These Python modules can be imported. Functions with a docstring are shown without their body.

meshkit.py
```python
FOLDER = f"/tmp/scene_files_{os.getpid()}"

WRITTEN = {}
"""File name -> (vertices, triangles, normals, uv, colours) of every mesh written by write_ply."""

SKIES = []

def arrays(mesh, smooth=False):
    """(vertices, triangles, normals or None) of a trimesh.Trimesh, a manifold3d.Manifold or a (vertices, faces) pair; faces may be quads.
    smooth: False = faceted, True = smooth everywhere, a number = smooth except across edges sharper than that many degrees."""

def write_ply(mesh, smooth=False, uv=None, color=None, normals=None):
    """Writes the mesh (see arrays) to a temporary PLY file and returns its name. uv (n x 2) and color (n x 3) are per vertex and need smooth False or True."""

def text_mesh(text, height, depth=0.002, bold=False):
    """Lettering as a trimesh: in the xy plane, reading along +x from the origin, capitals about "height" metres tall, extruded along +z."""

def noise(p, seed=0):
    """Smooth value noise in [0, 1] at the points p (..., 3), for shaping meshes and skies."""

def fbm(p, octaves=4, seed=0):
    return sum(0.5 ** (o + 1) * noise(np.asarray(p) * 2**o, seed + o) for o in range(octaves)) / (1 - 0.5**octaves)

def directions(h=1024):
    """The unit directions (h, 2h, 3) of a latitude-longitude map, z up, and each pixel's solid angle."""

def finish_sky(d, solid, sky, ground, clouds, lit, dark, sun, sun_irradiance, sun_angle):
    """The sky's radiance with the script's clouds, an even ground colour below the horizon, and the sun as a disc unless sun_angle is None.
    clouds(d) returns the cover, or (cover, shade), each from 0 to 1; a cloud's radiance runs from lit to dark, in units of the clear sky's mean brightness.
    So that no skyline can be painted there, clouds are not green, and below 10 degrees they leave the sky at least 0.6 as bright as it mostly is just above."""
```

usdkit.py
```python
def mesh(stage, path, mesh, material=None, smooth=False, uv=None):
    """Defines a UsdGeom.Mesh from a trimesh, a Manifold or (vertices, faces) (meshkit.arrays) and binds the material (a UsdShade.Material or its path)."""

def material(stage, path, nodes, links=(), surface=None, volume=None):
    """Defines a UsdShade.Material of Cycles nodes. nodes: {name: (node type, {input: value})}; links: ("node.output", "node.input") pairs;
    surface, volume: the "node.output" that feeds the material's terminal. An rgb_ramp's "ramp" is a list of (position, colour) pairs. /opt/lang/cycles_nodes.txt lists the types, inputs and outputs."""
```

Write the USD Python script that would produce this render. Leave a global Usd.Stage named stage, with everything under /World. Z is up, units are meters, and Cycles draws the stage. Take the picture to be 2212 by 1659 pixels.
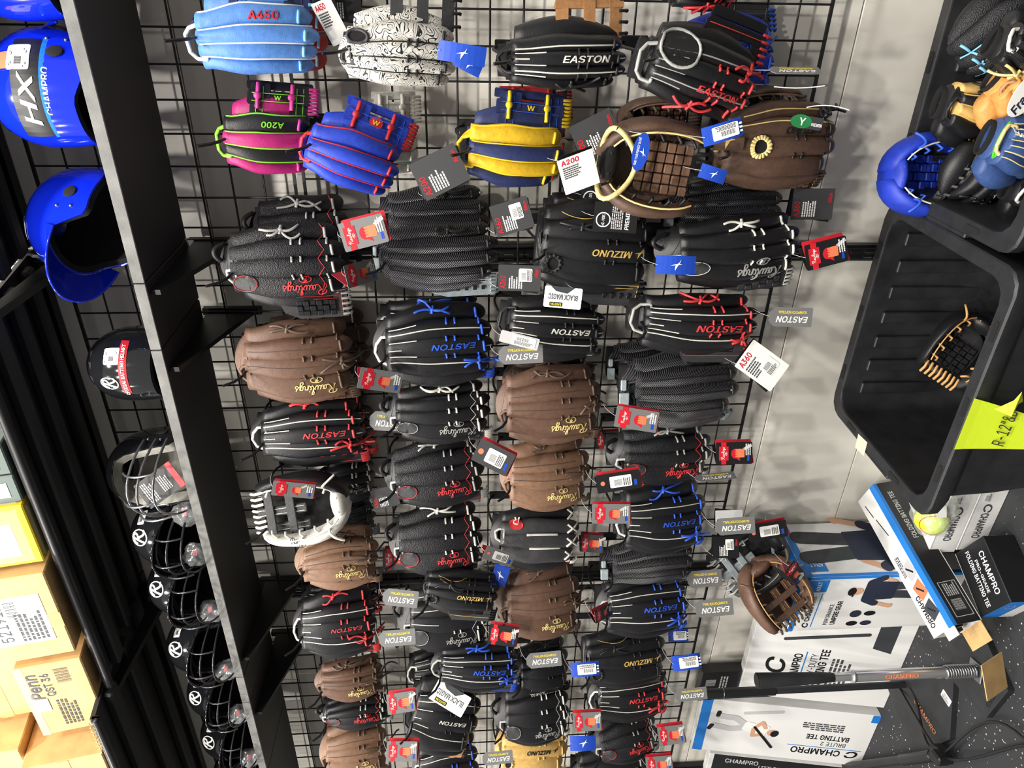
import math, numpy as np, trimesh, usdkit, meshkit
from pxr import Usd, UsdGeom, UsdLux, Gf, Sdf, Vt
from shapely.geometry import Polygon, LineString, Point, box as sbox
from shapely.ops import unary_union
from shapely import affinity

stage = Usd.Stage.CreateInMemory()
UsdGeom.SetStageUpAxis(stage, UsdGeom.Tokens.z); UsdGeom.SetStageMetersPerUnit(stage, 1.0)
UsdGeom.Xform.Define(stage, '/World'); UsdGeom.Scope.Define(stage, '/World/Looks')

# ---------------------------------------------------------------- camera (phone held on its side: the picture is turned, world up is to the left)
CAM = np.array([0, -1.8454, 1.65]); FPX = 1587.35
YAW, PITCH, ROLL = .5346, -.0682, -.0169
_cy, _sy = math.cos(YAW), math.sin(YAW)
FWD = np.array([-_sy*math.cos(PITCH), _cy*math.cos(PITCH), math.sin(PITCH)])
RT = np.array([_cy, _sy, 0]); UP = np.cross(RT, FWD)
RT, UP = math.cos(ROLL)*RT+math.sin(ROLL)*UP, -math.sin(ROLL)*RT+math.cos(ROLL)*UP
cam = UsdGeom.Camera.Define(stage, '/World/camera')
cam.CreateHorizontalApertureAttr(36.0); cam.CreateVerticalApertureAttr(27.0)
cam.CreateFocalLengthAttr(36.0*FPX/2212); cam.CreateClippingRangeAttr(Gf.Vec2f(.01, 100))
cam.CreateExposureAttr(0.0)
m4 = np.eye(4); m4[0, :3], m4[1, :3], m4[2, :3], m4[3, :3] = -UP, RT, -FWD, CAM
cam.AddTransformOp().Set(Gf.Matrix4d(m4.tolist()))
# ---------------------------------------------------------------- light: dim room fill and rows of small ceiling spots in front of the wall
dome = UsdLux.DomeLight.Define(stage, '/World/room_fill'); dome.CreateIntensityAttr(.13); dome.CreateColorAttr(Gf.Vec3f(1, .97, .93))
LAMPS = [(x, y, 3.75) for x in (1.0, -.15, -1.3, -2.45, -3.6) for y in (-1.45, -2.95)]
for i, p in enumerate(LAMPS):
    l = UsdLux.DiskLight.Define(stage, '/World/ceiling_lamp_%03d' % i); l.CreateRadiusAttr(.09)
    l.CreateIntensityAttr(480.0 if p[1] > -2 else 660.0 if p[0] > -2 else 260.0); l.CreateColorAttr(Gf.Vec3f(1, .955, .89))
    l.AddTranslateOp().Set(Gf.Vec3d(*p)); l.AddRotateXOp().Set(25.0)

# ---------------------------------------------------------------- measuring: a pixel of the photograph to a point on a plane of the room
def ray(x, y): return FWD+(829.5-y)/FPX*RT+(1106-x)/FPX*UP
def on(x, y, ax, v):
    r = ray(x, y); return CAM+(v-CAM[ax])/r[ax]*r
def P(x, y, d): return on(x, y, 1, -d)
def Z(x, y, z): return on(x, y, 2, z)
def depth(p): return float((np.asarray(p)-CAM)@FWD)
def view_yaw(p): return math.atan2(CAM[0]-p[0], p[1]-CAM[1])

# ---------------------------------------------------------------- materials
def lin(c): return tuple(float(((v/255+.055)/1.055)**2.4 if v > 10 else v/255/12.92) for v in c)
MATS = {}
def mat(name, rgb=None, kind='plain', rough=.5, **kw):
    if name in MATS: return MATS[name]
    c = lin(rgb); path = '/World/Looks/'+name
    N = {'p': ('principled_bsdf', {'base_color': c, 'roughness': rough, **{k: v for k, v in kw.items() if k in ('metallic', 'coat_weight', 'specular_ior_level', 'sheen_weight')}})}
    K = []
    if kind in ('leather', 'grain', 'mesh', 'paint', 'card', 'rubber'):
        sc = {'leather': 90, 'grain': 40, 'mesh': 30, 'paint': 6, 'card': 25, 'rubber': 20}[kind]
        amt = {'leather': .13, 'grain': .16, 'mesh': .2, 'paint': .05, 'card': .12, 'rubber': .3}[kind]
        N['tc'] = ('texture_coordinate', {})
        N['n'] = ('noise_texture', {'scale': sc, 'detail': 4.0})
        N['r'] = ('rgb_ramp', {'ramp': [(.3, tuple(v*(1-amt) for v in c)), (.7, tuple(min(1, v*(1+amt)) for v in c))]})
        K += [('tc.object', 'n.vector'), ('n.fac', 'r.fac'), ('r.color', 'p.base_color')]
        fine = {'leather': 420, 'grain': 300, 'mesh': 700, 'paint': 60, 'card': 200, 'rubber': 500}[kind]
        st = {'leather': .22, 'grain': .35, 'mesh': .6, 'paint': .05, 'card': .05, 'rubber': .2}[kind]
        if kind == 'mesh':
            N['f'] = ('voronoi_texture', {'scale': 420.0}); K += [('tc.object', 'f.vector'), ('f.distance', 'b.height')]
        else:
            N['f'] = ('noise_texture', {'scale': fine, 'detail': 2.0}); K += [('tc.object', 'f.vector'), ('f.fac', 'b.height')]
        N['b'] = ('bump', {'strength': st, 'distance': .002}); K += [('b.normal', 'p.normal')]
    if kind == 'carbon':
        N['tc'] = ('texture_coordinate', {})
        N['w'] = ('wave_texture', {'scale': 78.0, 'distortion': .8})
        N['m'] = ('mapping', {'rotation': (0, .95, .3)})
        N['r'] = ('rgb_ramp', {'ramp': [(.3, tuple(v*.25 for v in c)), (.8, tuple(v*4.2 for v in c))]})
        N['b'] = ('bump', {'strength': .7, 'distance': .003})
        K += [('tc.object', 'm.vector'), ('m.vector', 'w.vector'), ('w.fac', 'r.fac'), ('r.color', 'p.base_color'), ('w.fac', 'b.height'), ('b.normal', 'p.normal')]
    if kind == 'swirl':
        N['tc'] = ('texture_coordinate', {})
        N['n'] = ('noise_texture', {'scale': 26.0, 'detail': 1.0, 'distortion': 1.2})
        N['q'] = ('math', {'math_type': 'multiply', 'value2': 13.0}); N['fr'] = ('math', {'math_type': 'pingpong', 'value2': .5})
        N['r'] = ('rgb_ramp', {'ramp': [(0, lin((30, 30, 32))), (.1, lin((40, 40, 42))), (.16, c), (.33, c), (.38, lin((205, 200, 190))), (.5, lin((205, 200, 190)))]})
        K += [('tc.object', 'n.vector'), ('n.fac', 'q.value1'), ('q.value', 'fr.value1'), ('fr.value', 'r.fac'), ('r.color', 'p.base_color')]
    if kind == 'speck':
        N['g'] = ('geometry', {}); N['v'] = ('voronoi_texture', {'scale': 55.0, 'randomness': 1.0}); N['n'] = ('noise_texture', {'scale': 160.0, 'detail': 1.0})
        N['r'] = ('rgb_ramp', {'ramp': [(0, (1, 1, 1)), (.13, (1, 1, 1)), (.17, (0, 0, 0))]})
        N['r2'] = ('rgb_ramp', {'ramp': [(.42, (0, 0, 0)), (.5, (1, 1, 1))]})
        N['mu'] = ('mix', {'mix_type': 'multiply', 'fac': 1.0}); N['mx'] = ('mix', {'color1': c, 'color2': lin((190, 188, 180))})
        K += [('g.position', 'v.vector'), ('g.position', 'n.vector'), ('v.distance', 'r.fac'), ('n.fac', 'r2.fac'), ('r.color', 'mu.color1'), ('r2.color', 'mu.color2'), ('mu.color', 'mx.fac'), ('mx.color', 'p.base_color')]
    if kind == 'clear':
        N = {'t': ('transparent_bsdf', {}), 'g': ('glossy_bsdf', {'color': (1, 1, 1), 'roughness': .12}), 'd': ('diffuse_bsdf', {'color': c}),
             'm1': ('mix_closure', {'fac': .16}), 'm': ('mix_closure', {'fac': .14})}
        K = [('t.BSDF', 'm1.closure1'), ('d.BSDF', 'm1.closure2'), ('m1.closure', 'm.closure1'), ('g.BSDF', 'm.closure2')]
        MATS[name] = usdkit.material(stage, path, N, K, surface='m.closure'); return MATS[name]
    MATS[name] = usdkit.material(stage, path, N, K, surface='p.BSDF'); return MATS[name]

def L_(n, rgb, kind='leather', rough=.52, **k): return mat(n, rgb, kind, rough, **k)
BLK = L_('black_leather', (23, 23, 26), 'leather', .44); BLK2 = L_('black_mesh', (21, 21, 25), 'mesh', .5); GRYL = L_('charcoal_leather', (54, 54, 56), 'grain', .6)
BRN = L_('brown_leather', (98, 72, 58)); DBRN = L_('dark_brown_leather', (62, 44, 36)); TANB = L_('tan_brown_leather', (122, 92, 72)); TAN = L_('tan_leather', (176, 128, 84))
GOLDT = L_('golden_tan_leather', (206, 168, 98)); LBL = L_('light_blue_leather', (80, 128, 198)); NVY = L_('navy_leather', (38, 48, 92)); RBL = L_('royal_blue_leather', (34, 62, 180))
REDL = L_('red_leather', (176, 42, 44)); CRM = L_('cream_leather', (214, 204, 178)); MAG = L_('magenta_leather', (164, 28, 104)); YEL = L_('yellow_leather', (218, 176, 34))
WHT = L_('white_leather', (216, 214, 206)); PALE = L_('pale_grey_leather', (200, 198, 194)); MBRN = L_('chestnut_leather', (86, 64, 52)); GRN = L_('green_leather', (84, 204, 40)); NVB = L_('pinstripe_navy_leather', (52, 78, 130))
SGRY = L_('steel_grey_leather', (142, 152, 156)); CARB = L_('carbon_leather', (32, 32, 35), 'carbon', .3); SWRL = L_('swirl_leather', (226, 224, 216), 'swirl', .5); BLUM = L_('blue_mitt_leather', (26, 54, 176)); ORT = L_('orange_tan_leather', (212, 150, 80))
def T_(n, rgb, rough=.5, **k): return mat(n, rgb, 'plain', rough, **k)
tWHT = T_('white_trim', (222, 220, 210)); tGRY = T_('grey_trim', (160, 160, 156)); tRED = T_('red_trim', (214, 62, 66)); tBLU = T_('blue_trim', (48, 92, 212)); tBLK = T_('black_trim', (28, 28, 30)); tCRM = T_('cream_trim', (232, 212, 142)); tGLD = T_('gold_thread', (206, 172, 92))
tBRN = T_('brown_lace', (92, 76, 64)); tLIM = T_('lime_trim', (128, 214, 52)); tYEL = T_('yellow_trim', (240, 206, 40)); tTEAL = T_('teal_trim', (110, 176, 168)); tLBL = T_('sky_trim', (120, 186, 220)); tPNK = T_('pink_lace', (206, 62, 140)); tDRD = T_('deep_red_trim', (190, 40, 46)); tTAN = T_('tan_trim', (196, 150, 92))
LIN = mat('black_fleece', (16, 16, 17), 'plain', .95)
METB = T_('black_powder_coat', (22, 22, 24), .42); SHELF = mat('black_shelf_paint', (40, 40, 41), 'paint', .55); SHEDGE = mat('worn_grey_edge', (98, 98, 96), 'rubber', .6)
WALLM = mat('white_wall_paint', (214, 210, 200), 'paint', .45); FLOORM = mat('speckled_rubber', (42, 43, 46), 'speck', .7)
CARDB = mat('cardboard', (206, 168, 112), 'card', .75); CARDD = mat('cardboard_flap', (198, 162, 108), 'card', .8); BOXW = T_('white_box_print', (226, 226, 224), .42); BOXB = T_('blue_box_print', (30, 120, 205), .4); BOXK = T_('black_box_print', (28, 28, 30), .38)
PLK = mat('black_tote_plastic', (34, 35, 38), 'rubber', .5); CHR = T_('chrome', (226, 226, 226), .2, metallic=.85); STEEL = T_('brushed_steel', (170, 172, 174), .3, metallic=1.0)
cWHT = T_('white_print', (232, 232, 228), .6); cBLK = T_('black_card', (19, 19, 21), .45); cGRY = T_('grey_card', (112, 112, 112), .5); cDGR = T_('dark_grey_card', (56, 56, 58), .5); cRED = T_('red_card', (196, 30, 44), .4); cBLU = T_('blue_card', (28, 70, 178), .4); cYEL = T_('yellow_print', (240, 214, 40), .6); cORG = T_('orange_print', (224, 120, 80), .6)
cSKN = T_('skin_print', (206, 160, 130), .6); cNVY = T_('navy_print', (32, 38, 58), .6); cDRK = T_('trouser_print', (52, 56, 60), .6); cLG = T_('light_grey_print', (186, 186, 186), .6); cTXT = T_('small_print_ink', (70, 70, 74), .6); cGRN = T_('green_print', (30, 120, 66), .6)
CLR = mat('clear_plastic', (235, 238, 240), 'clear')
HBLU = T_('blue_gloss_shell', (14, 40, 205), .12, coat_weight=.6); HBLK = T_('black_gloss_shell', (22, 23, 26), .1, coat_weight=.6); FOAM = mat('grey_foam', (140, 138, 130), 'rubber', .95); FOAMK = mat('black_foam', (24, 24, 26), 'rubber', .95); CAGE = T_('cage_wire', (150, 152, 155), .25, metallic=.8); CAGEK = T_('dark_cage_wire', (62, 63, 66), .22, metallic=.6)
NEON = T_('neon_note_paper', (226, 244, 50), .7); BALL = mat('neon_ball_leather', (214, 240, 40), 'leather', .5); INK = T_('pen_ink', (40, 44, 30), .6)

# ---------------------------------------------------------------- prims
_n = {}
def numbered(path):
    k = _n.get(path, 0); _n[path] = k+1
    return path if k == 0 else '%s_%03d' % (path, k)
def cat(ms):
    v, f, o = [], [], 0
    for a, b in ms:
        v.append(a); f.append(np.asarray(b)+o); o += len(a)
    return np.vstack(v), np.vstack(f)
GROUPS = {'glove_hook': 'glove hooks on the wire grid', 'wire_grid_panel': 'wire grid panels', 'shelf_board': 'boards of the helmet shelf', 'shelf_bracket': 'arms of the helmet shelf', 'gondola_shelf': 'upper shelf sections', 'wall_upright': 'slotted uprights', 'hang_tag': 'card tags hanging from the gloves', 'folded_tag': 'folded tags hanging from the gloves', 'batting_helmet': 'batting helmets on the shelf', 'plastic_bag': 'clear bags in the helmet cages'}
def thing(name, label, category, group=None):
    group = group or GROUPS.get(name)
    x = UsdGeom.Xform.Define(stage, numbered('/World/'+name)); keys(x.GetPrim(), label, category, group); return x.GetPrim()
def keys(p, label=None, category=None, group=None, kind=None):
    for k, v in (('label', label), ('category', category), ('group', group), ('kind', kind)):
        if v: p.SetCustomDataByKey(k, v)
    return p
def part(parent, name, m, material, smooth=True, label=None, kind=None):
    if m is None: return None
    if isinstance(m, trimesh.Trimesh): m = (np.array(m.vertices), np.array(m.faces))
    base = '/World' if parent is None else str(parent.GetPath())
    p = usdkit.mesh(stage, numbered(base+'/'+name), m, material, smooth).GetPrim()
    return keys(p, label, kind=kind)
def struct(name, m, material, parent=None, smooth=False):
    p = part(parent, name, m, material, smooth)
    return keys(p, kind='structure') if parent is None else p
def copy_of(src, name, label, loc, rotz, group=None, scale=1.0, rotx=0):
    x = UsdGeom.Xform.Define(stage, numbered('/World/'+name)); p = x.GetPrim()
    p.GetReferences().AddInternalReference(src.GetPath()); p.SetInstanceable(True)
    place(p, loc, rotz, scale, rotx); cd = src.GetCustomData()
    return keys(p, label, cd.get('category'), group)
def place(p, loc, rotz=0, scale=1.0, rotx=0):
    x = UsdGeom.Xformable(p); x.ClearXformOpOrder()
    x.AddTranslateOp().Set(Gf.Vec3d(*map(float, loc))); x.AddRotateZOp().Set(float(math.degrees(rotz)))
    if rotx: x.AddRotateXOp().Set(float(math.degrees(rotx)))
    if scale != 1.0: x.AddScaleOp().Set(Gf.Vec3f(scale, scale, scale))

# ---------------------------------------------------------------- shapes: (vertices, triangles)
def tri(q): q = np.asarray(q); return np.vstack([q[:, [0, 1, 2]], q[:, [0, 2, 3]]])
def loft(R, cap=True, closed=True):
    R = np.asarray(R, float); n, m = R.shape[:2]; v = R.reshape(-1, 3)
    i, j = np.meshgrid(np.arange(n-1), np.arange(m if closed else m-1), indexing='ij'); k = (j+1) % m
    f = tri(np.stack([i*m+j, i*m+k, (i+1)*m+k, (i+1)*m+j], -1).reshape(-1, 4))
    if cap:
        v = np.vstack([v, R[0].mean(0), R[-1].mean(0)]); a = np.arange(m); b = (a+1) % m
        f = np.vstack([f, np.stack([b, a, np.full(m, n*m)], 1), np.stack([(n-1)*m+a, (n-1)*m+b, np.full(m, n*m+1)], 1)])
    return v, f
def tube(pts, r, sides=6, cap=True):
    p = np.asarray(pts, float); t = np.gradient(p, axis=0); t /= np.linalg.norm(t, axis=1, keepdims=True)+1e-12
    a = np.cross(t, [0, 0, 1.0]) if np.abs(t[:, 2]).max() < .95 else np.cross(t, [.3, 1.0, .1])
    a /= np.linalg.norm(a, axis=1, keepdims=True)+1e-12; b = np.cross(t, a)
    g = np.arange(sides)*2*np.pi/sides; r = np.broadcast_to(np.asarray(r, float), (len(p),))[:, None, None]
    R = p[:, None]+r*(np.cos(g)[None, :, None]*a[:, None]+np.sin(g)[None, :, None]*b[:, None])
    return loft(R[:, ::-1], cap)
def curve(pts, n=10):
    p = np.asarray(pts, float)
    if len(p) < 3: return np.linspace(p[0], p[-1], n)
    from scipy.interpolate import CubicSpline
    s = np.r_[0, np.cumsum(np.linalg.norm(np.diff(p, axis=0), axis=1))]
    return CubicSpline(s, p)(np.linspace(0, s[-1], n))
def bx(c, s, yaw=0, bev=0):
    """a box with chamfered edges, centre c, size s, turned about z"""
    s = np.asarray(s, float)/2; b = min(bev, s.min()*.45)
    if b > 0:
        pts = np.array([[sx*(s[0]-(b if k != 0 else 0)), sy*(s[1]-(b if k != 1 else 0)), sz*(s[2]-(b if k != 2 else 0))] for sx in (-1, 1) for sy in (-1, 1) for sz in (-1, 1) for k in range(3)])
        h = trimesh.convex.convex_hull(pts); v, f = np.array(h.vertices), np.array(h.faces)
    else:
        h = trimesh.creation.box(2*s); v, f = np.array(h.vertices), np.array(h.faces)
    c_, s_ = math.cos(yaw), math.sin(yaw)
    return v@np.array([[c_, s_, 0], [-s_, c_, 0], [0, 0, 1]])+np.asarray(c, float), f
def extr(poly, th):
    gs = [g for g in getattr(poly, 'geoms', [poly]) if g.area > 1e-9]
    ms = [trimesh.creation.extrude_polygon(g, th, engine='earcut') for g in gs]
    return cat([(np.array(m.vertices), np.array(m.faces)) for m in ms])
def ball(c, r, n=8):
    m = trimesh.creation.uv_sphere(1.0, count=[n, n*2]); return np.array(m.vertices)*np.asarray(r)+np.asarray(c), np.array(m.faces)
def rrect(w, h, r): return sbox(-w/2+r, -h/2+r, w/2-r, h/2-r).buffer(r, quad_segs=3)
_tx = {}
def text(s, h=1.0, bold=True, stretch=1.0, shear=0.0, centre=True):
    """flat lettering as (vertices, triangles), capitals h tall; z from 0 to 1 marks back and front"""
    if (s, bold) not in _tx:
        m = meshkit.text_mesh(s, 1.0, 1.0, bold); _tx[(s, bold)] = (np.array(m.vertices), np.array(m.faces))
    v, f = _tx[(s, bold)]; v = v.copy()
    v[:, 0] = v[:, 0]*stretch+v[:, 1]*shear
    if centre: v[:, :2] -= (v[:, :2].max(0)+v[:, :2].min(0))/2
    v[:, :2] *= h; return v, f
def centred(v, f, h, w=None):
    v = v.copy(); lo, hi = v[:, :2].min(0), v[:, :2].max(0); v[:, :2] -= (lo+hi)/2
    k = h if w is None else w/(hi[0]-lo[0]); v[:, :2] *= k; return v, f
_S = [[(.12, 0), (.25, .45), (.4, .93)], [(.0, .62), (.1, .85), (.4, 1.0), (.68, .97), (.72, .78), (.58, .58), (.33, .5)], [(.4, .5), (.55, .2), (.7, .02), (.88, .08)],
      [(1.17, .4), (1.0, .43), (.9, .22), (.95, .03), (1.07, .08), (1.18, .3)], [(1.21, .43), (1.14, .1), (1.22, .02), (1.33, .14)],
      [(1.33, .14), (1.44, .43), (1.4, .1), (1.48, .03), (1.62, .18), (1.68, .43)], [(1.64, .2), (1.7, .04), (1.8, .1), (1.9, .43)],
      [(1.9, .36), (2.02, .35), (2.2, .72), (2.27, .98), (2.14, .96), (2.07, .55), (2.05, .15), (2.12, .02), (2.26, .14)],
      [(2.37, .43), (2.31, .1), (2.38, .02), (2.49, .14)], [(2.42, .6), (2.45, .66)], [(2.5, .0), (2.62, .43)], [(2.55, .2), (2.7, .42), (2.81, .4), (2.78, .1), (2.86, .02), (2.97, .14)],
      [(3.27, .4), (3.1, .43), (3.0, .22), (3.05, .04), (3.17, .08), (3.29, .32)], [(3.32, .43), (3.22, -.08), (3.1, -.36), (2.94, -.34), (3.02, -.12), (3.32, .06), (3.46, .2)],
      [(3.46, .2), (3.63, .46), (3.6, .27), (3.69, .1), (3.58, .0), (3.44, .06)]]
def script_word(width=.045, oval=True):
    g = [LineString(curve(s, 12)).buffer(width, quad_segs=2) for s in _S]
    if oval:
        e = affinity.translate(affinity.scale(Point(0, 0).buffer(1, quad_segs=8), .52, .27), 1.75, -.52)
        g += [e.buffer(.04).difference(e.buffer(-.035))]
        g += [LineString(curve([(x*.34+1.6, y*.34-.68) for x, y in s], 8)).buffer(.035, quad_segs=1) for s in _S[:3]]
    return extr(unary_union(g).simplify(.012), 1.0)
_SW = script_word()
BIRD = extr(unary_union([Polygon([(0, .05), (.55, .2), (1.0, 1.0), (1.02, .45), (.95, .22), (1.7, .3), (1.05, .08), (.75, .02), (.5, -.1), (.2, -.55), (.38, .0)])]), 1.0)
def logo(kind):
    if kind == 'script': return centred(*_SW, 1)
    if kind == 'EASTON': return centred(*text('EASTON', 1, True, 1.45, .32), 1)
    if kind == 'MIZUNO':
        t = text('MIZUNO', 1, True, 1.15, .22, False); b = BIRD[0].copy(); b[:, 0] -= 2.0
        return centred(*cat([(b, BIRD[1]), t]), 1)
    if kind == 'BIRD': return centred(*BIRD, 1)
    return centred(*text(kind, 1, True, 1.1, .12), 1)
# ---------------------------------------------------------------- the room: wall of painted panels, rubber floor, slotted uprights
WY = .075
seams = [-.02, .335, .672, 1.30, 2.30, 2.95, 4.2]
wall = struct('wall_back', bx((-2.5, WY+.06, 2.0), (9, .08, 4.4)), WALLM)
for a, b in zip(seams[:-1], seams[1:]):
    for x0, x1 in zip((-7, -4.36, -3.14, -1.92, -.7, .52), (-4.36, -3.14, -1.92, -.7, .52, 2)):
        part(wall, 'wall_panel', bx(((x0+x1)/2, WY+.012, (a+b)/2), (x1-x0-.003, .024, b-a-.003), 0, .0015), WALLM, False)
struct('floor', bx((-2.5, -2.6, -.05), (11, 7.2, .1)), FLOORM)
for i, x in enumerate((-.712, -1.924, -3.14)):
    t = thing('wall_upright', 'black slotted steel upright between grid panels, %s' % ('nearest the camera' if i == 0 else 'second one along the wall' if i == 1 else 'furthest one on the left'), 'shelf upright', None)
    part(t, 'rail', bx((x, .047, 1.6), (.034, .03, 3.2), 0, .003), METB, False)
    sl = cat([bx((x+s*.007, .0305, z), (.004, .004, .026)) for s in (-1, 1) for z in np.arange(.3, 3.1, .042)])
    part(t, 'slot_row', sl, STEEL, False, kind='stuff')
    for s in (-1, 1):
        part(t, 'flange', bx((x+s*.02, .0565, 1.6), (.006, .02, 3.2)), METB, False)

# ---------------------------------------------------------------- grid panels: nine framed panels of welded wire
S = .0762; WR = .0026
rows = [('top', 2.662, 2.662-8*S, (-.697, -1.918), (-.2374+.0762*6-.0762*0,)), ('middle', 2.0295, 2.0295-8*S, (-.731, -1.952), ()), ('bottom', 1.3926, .785, (-.711, -1.93), ())]
phase = {'top': [-.2374, -.7758, -1.994], 'middle': [-.2672, -.8131, -2.03], 'bottom': [-.3217, -1.4812, -2.01]}
colname = ['right-hand column', 'centre column', 'left-hand column']
for rn, z1, z0, xb, _ in rows:
    edges = [(xb[0]+.002, xb[0]+1.2192), (xb[1]+.002, xb[0]-.003), (xb[1]-1.2192, xb[1]-.003)]
    for c, (x0, x1) in enumerate(edges):
        t = thing('wire_grid_panel', '%s wire grid panel in the %s of the wall' % (rn, colname[c]), 'wire grid')
        x1 = min(x1, .2) if c == 0 else x1
        for zz in (z0, z1): part(t, 'frame_wire', bx(((x0+x1)/2, 0, zz), (x1-x0, .007, .007)), METB, False)
        for xx in (x0+.0035, x1-.0035): part(t, 'frame_wire', bx((xx, 0, (z0+z1)/2), (.007, .007, z1-z0)), METB, False)
        nrow = 7
        for k in range(1, 8):
            zz = z1-k*S if rn != 'bottom' else 1.3164-(k-1)*S
            part(t, 'wire', tube([(x0, .004, zz), (x1, .004, zz)], WR, 5), METB)
        ph = phase[rn][c]; k0 = math.ceil((x0+.02-ph)/S)
        for k in range(k0, 60):
            xx = ph+k*S
            if xx > x1-.015: break
            part(t, 'wire', tube([(xx, -.001, z0), (xx, -.001, z1)], WR, 5), METB)

# ---------------------------------------------------------------- helmet shelf: thin black boards with a worn front edge on steel arms
def board(x0, x1, z, label, th=.024, y0=-.315, y1=-.03):
    t = thing('shelf_board', label, 'shelf')
    part(t, 'board', bx(((x0+x1)/2, (y0+y1)/2, z+th/2), (x1-x0-.003, y1-y0, th), 0, .002), SHELF, False)
    part(t, 'front_edge', bx(((x0+x1)/2, y0-.001, z+th/2), (x1-x0-.003, .005, th+.001), 0, .0015), SHEDGE, False)
ZS = 2.33
cuts = [.55, -.637, -.80, -1.93, -2.05, -2.42, -3.4]
for i, nm in enumerate(('nearest black shelf board under the blue helmets', 'short black shelf board between the blue and the black helmets', 'long black shelf board under the black helmets', 'narrow black filler board past the fourth cage helmet', 'black shelf board under the furthest cage helmets', 'black shelf board at the far left end of the helmet row')):
    board(cuts[i+1], cuts[i], ZS, nm)
def arm(x, z, name, label, dep=.30, h=.12, w=.012, yb=.03):
    t = thing(name, label, 'shelf bracket')
    pl = Polygon([(yb, z), (-dep, z), (-dep, z-.02), (yb-.02, z-h), (yb, z-h)])
    v, f = extr(pl, w); part(t, 'arm_plate', (np.stack([x-w/2+v[:, 2], v[:, 0], v[:, 1]], 1), f), METB, False)
    part(t, 'hook_plate', bx((x, yb-.004, z-h*.5), (.02, .02, h*1.3), 0, .002), METB, False)
for x, w in ((-.665, 'beside the first slotted upright'), (-.86, 'under the black helmet'), (-1.87, 'beside the second slotted upright'), (-2.13, 'under the furthest cage helmets')):
    arm(x, ZS-.001, 'shelf_bracket', 'black steel shelf arm of the helmet shelf %s' % w)

# ---------------------------------------------------------------- the heavy shelf above, with ribs under it and a rolled front lip
ZU = 2.77
def heavy(x0, x1, label, yf):
    """the deck slopes down a little towards its lip"""
    t = thing('gondola_shelf', label, 'shelf'); sl = (ZU-2.682)/(.05-yf); zz = lambda y, o=0: ZU+(y-.05)*sl+o
    def tilt(m): v, f = m; v = v.copy(); v[:, 2] += zz(v[:, 1]); return v, f
    xm, w = (x0+x1)/2, x1-x0-.004; dy = .05-yf
    part(t, 'deck', tilt(bx((xm, .05-dy/2, 0), (w, dy, .012))), SHELF, False)
    for k in (.2, .5, .8): part(t, 'rib', tilt(bx((xm, .05-dy*k, -.018), (w-.02, .055, .03), 0, .008)), SHELF, False)
    part(t, 'front_lip', tube([(x0+.002, yf+.0, 2.671), (x1-.002, yf+.0, 2.671)], .012, 10), METB)
    part(t, 'lip_face', bx((xm, yf+.006, 2.676), (w, .01, .022), 0, .003), METB, False)
    part(t, 'back_rail', bx((xm, .055, ZU-.005), (w, .03, .04)), METB, False)
    if yf < -.45: part(t, 'hole_row', cat([bx((x1-.02-.016*i, yf-.002, 2.682+.011*k), (.006, .003, .004)) for i in range(9) for k in range(2)]), CARDB, False, kind='stuff')
for (a, b), n, yf in zip(((.55, -.69), (-.70, -1.84), (-1.845, -3.4)), ('heavy black shelf with ribbed underside above the blue helmets', 'heavy black shelf with ribbed underside above the black helmets', 'heavy black ribbed shelf at the far left under cardboard boxes'), (-.398, -.398, -.50)):
    heavy(b, a, n, yf)
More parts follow.
